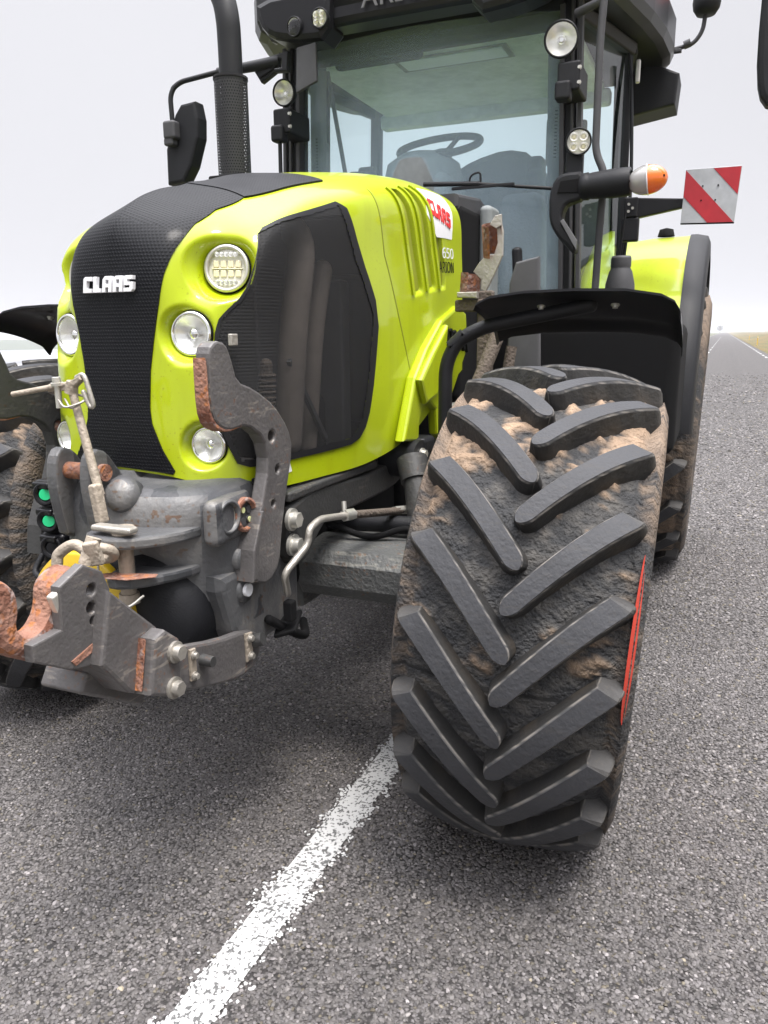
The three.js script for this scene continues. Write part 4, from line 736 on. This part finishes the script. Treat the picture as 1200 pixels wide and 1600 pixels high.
  obj('wheel_rim', new THREE.TorusGeometry(.215, .019, 12, 48).rotateX(Math.PI / 2), M.greyPlastic, sw);
  obj('spoke', [0, 1, 2].map((k) => { const a = k * 2.094 + .5; return [cyl([.03 * Math.cos(a), -.05, .03 * Math.sin(a)], [.2 * Math.cos(a), -.005, .2 * Math.sin(a)], .014, .012)]; }), M.greyPlastic, sw); obj('wheel_hub', lathe([[.001, .0], [.05, -.01], [.06, -.04], [.05, -.08]], [0, -.01, 0], [0, 1, 0]), M.dash, sw);
  obj('dashboard', [lathe([[.001, .09], [.12, .08], [.19, .03], [.22, -.1], [.2, -.5]], [-.03, 2.33, -1.82], [0, 1, .0], 30), box([0, 1.9, -1.72], [.34, .8, .16], .06)], M.dash, tractor);
  obj('inner_mirror', [rbox([.52, 2.66, -2.9], [.22, .20, .04], [0, 0, 0], .02)], M.seat, tractor);
  obj('monitor', [rbox([-.55, 2.36, -2.2], [.16, .16, .03], [0, .3, 0], .01), cyl([-.55, 1.9, -2.2], [-.55, 2.3, -2.2], .012, .012), cyl([-.62, 2.9, -1.9], [-.50, 2.25, -1.9], .012, .012), box([-.7, 2.4, -2.6], [.12, .3, .05], .02)], M.seat, tractor);
  obj('cab_lever', [rbox([.585, 1.80, -1.40], [.045, .17, .05], [0, 0, .06], .018), rbox([.575, 1.66, -1.40], [.03, .16, .035], [0, 0, .05], .01)], M.blackPlastic, tractor);
  // wiper
  obj('wiper', [cyl([.11, 2.196, -1.44], [.385, 2.178, -1.44], .011, .011, 10), cyl([.36, 2.18, -1.435], [.73, 2.140, -1.50], .008, .008, 10), box([.40, 2.165, -1.44], [.30, .014, .012], .003), tube([[.335, 2.18, -1.44], [.345, 2.215, -1.44], [.385, 2.225, -1.44], [.39, 2.18, -1.44]], .005, 24, 6)], M.blackMetal, tractor);
  // lamps of the cab
  const workLamp = (c, d, rad, led) => {
    const g = group('work_lamp', tractor, c); g.quaternion.setFromUnitVectors(new THREE.Vector3(0, 0, 1), V(d).normalize());
    obj('lamp_body', lathe([[.001, -.07], [rad * .6, -.065], [rad * .98, -.02], [rad * 1.1, .0], [rad * 1.1, .016], [rad * .97, .018], [rad * .95, .006]], [0, 0, 0], [0, 0, 1], 36), M.blackPlastic, g);
    if (led) { obj('led_panel', cyl([0, 0, -.004], [0, 0, .004], rad * .96, rad * .96, 32), M.ledWhite, g); obj('led', [[-1, 1], [1, 1], [-1, -1], [1, -1]].map(([a, b]) => [lathe([[.002, .001], [rad * .22, .006], [rad * .36, .016]], [a * rad * .4, b * rad * .4, .002], [0, 0, 1], 18)]), M.reflector, g); obj('led_core', [[-1, 1], [1, 1], [-1, -1], [1, -1]].map(([a, b]) => [box([a * rad * .4, b * rad * .4, .008], [rad * .26, rad * .26, .004], .001)]), M.ledYellow, g); }
    else { obj('reflector', lathe([[.003, -.035], [rad * .4, -.024], [rad * .75, -.006], [rad * .97, .012]], [0, 0, 0], [0, 0, 1], 36), M.reflector, g); obj('bulb', [cyl([0, 0, -.034], [0, 0, -.004], rad * .14, rad * .12, 14), new THREE.TorusGeometry(rad * .24, rad * .04, 8, 20).translate(0, 0, -.01)], M.chrome, g); }
    obj('lens', lathe([[rad * .97, .014], [rad * .7, .021], [rad * .3, .025], [.0005, .026]], [0, 0, 0], [0, 0, 1], 30), M.lens, g);
    return g;
  };
  workLamp([.729, 2.747, -1.49], [.10, -.12, 1], .068, 0); workLamp([-.675, 2.705, -1.52], [.0, -.12, 1], .058, 0);
  workLamp([.822, 2.325, -1.49], [.2, -.05, 1], .052, 1);
  workLamp([-.385, 2.955, -1.372], [.0, -.12, 1], .040, 1); workLamp([-.53, 2.945, -1.39], [-.2, -.12, 1], .040, 0);
  for (const s of [1, -1]) { const x = s > 0 ? .765 : -.685, y = s > 0 ? 2.60 : 2.57; const b = obj('lamp_bracket', [box([x, y, -1.60], [.10, .12, .22], .012), box([x - .02, y - .06, -1.50], [.07, .08, .07], .015)], M.blackPlastic, tractor); obj('bracket_bolt', [bolt([x + .045, y + .03, -1.50], [0, 0, 1], .008, .01), bolt([x + .045, y - .03, -1.50], [0, 0, 1], .008, .01)], M.zinc, b); }
  obj('lamp_bracket', [box([.805, 2.235, -1.52], [.075, .11, .05], .01)], M.blackPlastic, tractor);
  // grab rails and the black flap beside the left lamp
  obj('grab_rail', [bendTube([[.905, 2.97, -1.5], [.893, 2.73, -1.5], [.896, 2.275, -1.5], [.942, 2.19, -1.5], [.932, 2.0, -1.5], [.921, 1.5, -1.5]], .0165, .05), cyl([.78, 2.86, -1.55], [.90, 2.88, -1.5], .02, .016)], M.greyPlastic, tractor);
  obj('grab_rail', [bendTube([[-.70, 2.62, -1.5], [-.705, 2.31, -1.5], [-.665, 2.26, -1.5], [-.64, 2.255, -1.5]], .0105, .03)], M.blackMetal, tractor);
  obj('side_flap', [prismZ([[-.535, 2.86], [-.43, 2.87], [-.43, 2.70], [-.545, 2.66]], -1.42, -1.40, .004)], M.greyPlastic, tractor);
  // door edge with hinge, roof box behind, beacon
  obj('door_rod', [tube([[.90, 3.02, -2.38], [.935, 2.75, -2.37], [.958, 2.4, -2.36], [.962, 2.18, -2.36], [.95, 1.92, -2.36], [.93, 1.75, -2.36]], .0095)], M.blackMetal, tractor);
  obj('door_hinge', [box([.965, 2.83, -2.36], [.022, .11, .03], .006)], M.zinc, tractor);
  obj('roof_box', [prismZ([[.86, 2.73], [1.128, 2.77], [1.14, 2.935], [1.0, 3.0], [.86, 3.0]], -3.1, -2.84, .012)], M.blackPlastic, tractor);
  const bc = group('beacon', tractor); obj('base', lathe([[.001, -.02], [.05, -.02], [.07, .01], [.075, .04], [.072, .07]], [1.255, 3.25, -2.9], [0, 1, 0], 30), M.blackPlastic, bc); obj('dome', lathe([[.073, .065], [.075, .085], [.066, .16], [.03, .2], [.001, .205]], [1.255, 3.25, -2.9], [0, 1, 0], 30), P({ color: rgb(.6, .03, .02), roughness: .2, clearcoat: 1 }), bc);
  obj('stem', [bendTube([[1.04, 3.065, -2.9], [1.12, 3.08, -2.9], [1.20, 3.09, -2.9], [1.245, 3.15, -2.9], [1.253, 3.24, -2.9]], .012, .035), box([1.09, 3.065, -2.9], [.10, .02, .03], .005), cyl([1.15, 3.09, -2.9], [1.185, 3.10, -2.9], .022, .022)], M.greyPlastic, bc);
}
// exhaust
{
  const t = tex(256, (u, v) => { const n = 8, y = v * n, r = Math.floor(y), x = u * n + (r % 2) * .5, dx = x - Math.floor(x) - .5, dy = y - r - .5; return grey(Math.hypot(dx, dy) < .24 ? 0 : 1); }, false, 1); t.repeat.set(5, 4.4);
  const g = group('exhaust', tractor);
  const sh = new THREE.CylinderGeometry(.074, .074, .42, 48, 1, true).translate(-.626, 2.405, -.95); obj('heat_shield', sh, S({ color: rgb(.012, .012, .014), roughness: .55, alphaMap: t, alphaTest: .5, side: THREE.DoubleSide }), g, true);
  obj('inner_pipe', [cyl([-.626, 2.15, -.95], [-.626, 2.62, -.95], .045, .045, 24), lathe([[.077, 0], [.077, .012], [.05, .014]], [-.626, 2.605, -.95], [0, 1, 0], 40), box([-.63, 2.19, -.95], [.18, .03, .16], .01)], M.darkVoid, g);
  obj('pipe', [new THREE.TubeGeometry(new THREE.CatmullRomCurve3([V([-.622, 2.60, -.95]), V([-.622, 2.75, -.95]), V([-.625, 2.84, -.95]), V([-.645, 2.92, -.96]), V([-.69, 3.0, -.98])]), 40, .052, 26)], M.blackMetal, g);
}
// mirrors
{
  const g = group('mirror', tractor); obj('mirror_head', prismZ([[-1.185, 2.665], [-1.10, 2.672], [-1.084, 2.591], [-1.09, 2.50], [-1.142, 2.367], [-1.197, 2.293], [-1.30, 2.285], [-1.295, 2.458], [-1.225, 2.62]], -1.42, -1.33, .014, 0), M.blackPlastic, g);
  obj('mirror_joint', [box([-1.235, 2.54, -1.31], [.075, .09, .06], .015), box([-1.245, 2.485, -1.31], [.06, .04, .05], .012)], M.greyPlastic, g);
  obj('mirror_arm', [bendTube([[-.95, 2.805, -1.38], [-1.20, 2.77, -1.34], [-1.238, 2.72, -1.32], [-1.232, 2.55, -1.32]], .0125, .045), cyl([-.66, 2.83, -1.45], [-.98, 2.80, -1.38], .028, .022), prismZ([[-.60, 2.865], [-.74, 2.85], [-.80, 2.80], [-.76, 2.74], [-.68, 2.78], [-.61, 2.775]], -1.47, -1.43, .006, 0, [[[-.64, 2.835], [-.70, 2.835], [-.70, 2.795], [-.64, 2.795]]])], M.blackMetal, g);
  obj('mirror_cable', [tube([[-.65, 2.86, -1.44], [-.68, 2.80, -1.43], [-.76, 2.76, -1.42]], .005)], M.darkVoid, g);
  const r = group('mirror', tractor); obj('mirror_head', prismZ([[1.514, 2.95], [1.512, 2.55], [1.53, 2.40], [1.57, 2.345], [1.70, 2.335], [1.745, 2.40], [1.75, 2.95]], -1.42, -1.33, .02, 1), M.blackPlastic, r);
  obj('mirror_arm', [bendTube([[.80, 2.99, -1.55], [1.3, 3.12, -1.45], [1.60, 3.12, -1.42], [1.62, 2.9, -1.4]], .014, .06)], M.blackMetal, r);
}
// turn indicator on its arm
{
  const g = group('indicator', tractor);
  obj('bracket', [prismZ([[.714, 2.10], [.735, 2.165], [.775, 2.19], [.868, 2.19], [.868, 2.075], [.795, 2.06], [.775, 2.02], [.78, 1.975], [.846, 1.90], [.842, 1.85], [.825, 1.85], [.75, 1.93], [.718, 1.99]], -1.50, -1.41, .014, 1)], M.blackPlastic, g);
  obj('bracket_face', [prismZ([[.752, 2.105], [.765, 2.155], [.845, 2.16], [.845, 2.10]], -1.414, -1.404, .003)], M.darkVoid, g);
  obj('bracket_stay', [prismZ([[.772, 1.985], [.785, 1.995], [.85, 1.90], [.848, 1.86]], -1.412, -1.40, .002)], M.greyPanel, g);
  obj('arm', [lathe([[.046, -.012], [.056, 0], [.058, .02], [.052, .024], [.055, .04], [.060, .13], [.058, .20], [.045, .205]], [.862, 2.128, -1.44], [1, .02, .10], 28)], M.blackPlastic, g);
  const half = (a) => new THREE.SphereGeometry(1, 20, 20, a, Math.PI).scale(.082, .060, .055).rotateZ(.10).translate(1.132, 2.130, -1.405);
  obj('clear_lens', half(-Math.PI / 2).clone(), M.lampClear, g); obj('amber_lens', half(Math.PI / 2).translate(.001, 0, 0), M.lampAmber, g);
  obj('lens_seam', [new THREE.TorusGeometry(1, .05, 8, 36).rotateY(Math.PI / 2).scale(.05, .0605, .0555).rotateZ(.10).translate(1.133, 2.130, -1.405)], M.decalWhite, g);
  obj('lens_screw', [[cyl([1.06, 2.123, -1.37], [1.062, 2.123, -1.362], .005, .005, 10)], [cyl([1.198, 2.137, -1.38], [1.20, 2.137, -1.372], .005, .005, 10)]], M.darkVoid, g);
}
// striped marker board
{
  const g = group('marker_board', tractor), q = (u, v) => { const a = lerp2([1.237, 2.041], [1.49, 2.032], u), b = lerp2([1.245, 2.301], [1.505, 2.299], u); return lerp2(a, b, v); };
  obj('plate', prismZ([q(0, 0), q(1, 0), q(1, 1), q(0, 1)], -2.222, -2.20, .002), M.boardWhite, g);
  obj('stripe', [[prismZ([q(.004, .985), q(.985, .015), q(.5, .015), q(.004, .5)], -2.2, -2.1985, 0)], [prismZ([q(.5, .985), q(.99, .985), q(.99, .5)], -2.2, -2.1985, 0)]], M.boardRed, g);
  obj('rivet', [[.62, .68], [.34, .68], [.6, .42], [.34, .42]].map(([u, v]) => { const c = q(u, v); return [cyl([c[0], c[1], -2.2], [c[0], c[1], -2.196], .004, .004, 10)]; }), M.darkVoid, g);
  obj('board_edge', [prismZ([q(0, -.005), q(1, -.005), q(1, .012), q(0, .012)], -2.224, -2.196, 0)], M.darkVoid, g);
  obj('board_arm', [prismZ([[.95, 2.20], [1.03, 2.19], [1.245, 2.172], [1.245, 2.128], [1.03, 2.092], [.95, 2.08]], -2.30, -2.25, .006), box([.985, 2.03, -2.24], [.09, .12, .05], .01), box([.985, 2.14, -2.22], [.07, .10, .02], .008)], M.blackPlastic, g);
  obj('arm_bolt', [[.975, 2.155], [.995, 2.135], [.975, 2.12]].map(([x, y]) => [cyl([x, y, -2.21], [x, y, -2.202], .007, .007, 10)]), M.zinc, g);
}
// rear mudguards
for (const s of [1, -1]) {
  const cs = [[.70, 1.10], [.74, 1.20], [.80, 1.225], [.86, 1.215], [.93, 1.165], [.96, 1.155], [1.05, 1.165], [1.24, 1.17], [1.265, 1.172]], bs = [[1.265, 1.178], [1.30, 1.178], [1.36, 1.165], [1.375, 1.13], [1.38, 1.05]];
  const shell = (c, a0, a1) => { const pos = [], idx = [], N = 44, m = c.length; for (let i = 0; i <= N; i++) { const a = mix(a0, a1, i / N) * D; c.forEach(([x, r]) => pos.push(x, .905 + r * Math.sin(a), -3.14 + r * Math.cos(a))); } for (let i = 0; i < N; i++) for (let j = 0; j < m - 1; j++) { const a = i * m + j; idx.push(a, a + 1, a + m, a + 1, a + m + 1, a + m); } const g = new THREE.BufferGeometry(); g.setAttribute('position', new THREE.Float32BufferAttribute(pos, 3)); g.setIndex(idx); g.computeVertexNormals(); return s > 0 ? g : mirrorX(boxUV(g)); };
  const f = obj('rear_mudguard', shell(cs, 22, 130), M.paint, tractor); obj('mudguard_strip', shell(bs, 4, 130), M.blackPlastic, f); obj('mudguard_lining', shell([[.70, 1.06], [.9, 1.1], [1.2, 1.12], [1.36, 1.10]], 6, 130), M.darkVoid, f);
}
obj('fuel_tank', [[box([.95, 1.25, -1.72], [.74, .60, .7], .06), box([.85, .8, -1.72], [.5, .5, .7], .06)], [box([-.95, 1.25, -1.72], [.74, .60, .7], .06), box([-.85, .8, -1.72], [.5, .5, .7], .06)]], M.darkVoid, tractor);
obj('rear_lamp', [lathe([[.001, .05], [.04, .04], [.05, 0]], [1.12, 2.07, -3.0], [0, 1, 0])], M.darkVoid, tractor);
obj('fluid_bottle', [lathe([[.001, .19], [.046, .188], [.05, .175], [.05, .135], [.046, .132], [.058, .11], [.072, .05], [.078, -.02], [.078, -.3]], [.977, 1.69, -2.0], [0, 1, 0], 36)], M.greyPlastic, tractor);
obj('bottle_aerial', [tube([[.965, 1.88, -2.0], [.975, 2.0, -2.02], [.98, 2.1, -2.05]], .005)], M.darkVoid, tractor);
// broken channel and grey shield between the bonnet and the mudguard
{
  const g = group('broken_bracket', tractor);
  const halfPipe = (a, b, r, a0, a1) => { const d = V(b).sub(V(a)), L = d.length(); return new THREE.CylinderGeometry(r, r * .94, L, 18, 4, true, a0, a1).applyQuaternion(new THREE.Quaternion().setFromUnitVectors(new THREE.Vector3(0, 1, 0), d.normalize())).translate((a[0] + b[0]) / 2, (a[1] + b[1]) / 2, (a[2] + b[2]) / 2); };
  const M2 = M.rust.clone(); M2.side = THREE.DoubleSide;
  obj('channel', [[halfPipe([.650, 1.785, -.72], [.655, 1.892, -.68], .036, 1.9, 4.4)], [halfPipe([.568, 1.64, -.70], [.575, 1.725, -.70], .040, 1.7, 4.6)]], M2, g);
  obj('torn_plate', [prismZ([[.686, 1.905], [.694, 1.87], [.694, 1.785], [.66, 1.71], [.63, 1.655], [.61, 1.665], [.612, 1.70], [.58, 1.73], [.60, 1.76], [.63, 1.79], [.66, 1.79], [.672, 1.83], [.668, 1.895]], -.72, -.706, .003), prismZ([[.645, 1.895], [.665, 1.925], [.69, 1.93], [.692, 1.89], [.67, 1.88]], -.70, -.69, .002), prismZ([[.53, 1.635], [.61, 1.63], [.612, 1.655], [.53, 1.655]], -.69, -.66, .004)], M.steel, g);
  obj('stub', [box([.575, 1.605, -.71], [.12, .045, .06], .008), box([.63, 1.48, -.72], [.06, .36, .04], .008)], M.mudBrown, g);
  obj('shield', [prismZ([[.66, 1.30], [.66, 1.70], [.685, 1.78], [.78, 1.80], [.80, 1.30]], -.98, -.95, .008), prismZ([[.66, 1.1], [.66, 1.32], [.80, 1.32], [.80, 1.1]], -1.0, -.97, .008)], M.greyPanel2, g);
  obj('brace', [[cyl([.70, 1.56, -.74], [.585, 1.15, -.55], .028, .028, 12)], [cyl([.72, 1.45, -.78], [.68, 1.1, -.74], .022, .022, 12)]], M.mudBrown, g);
}

// ---------------------------------------------------------------- draw
renderer.render(scene, camera);
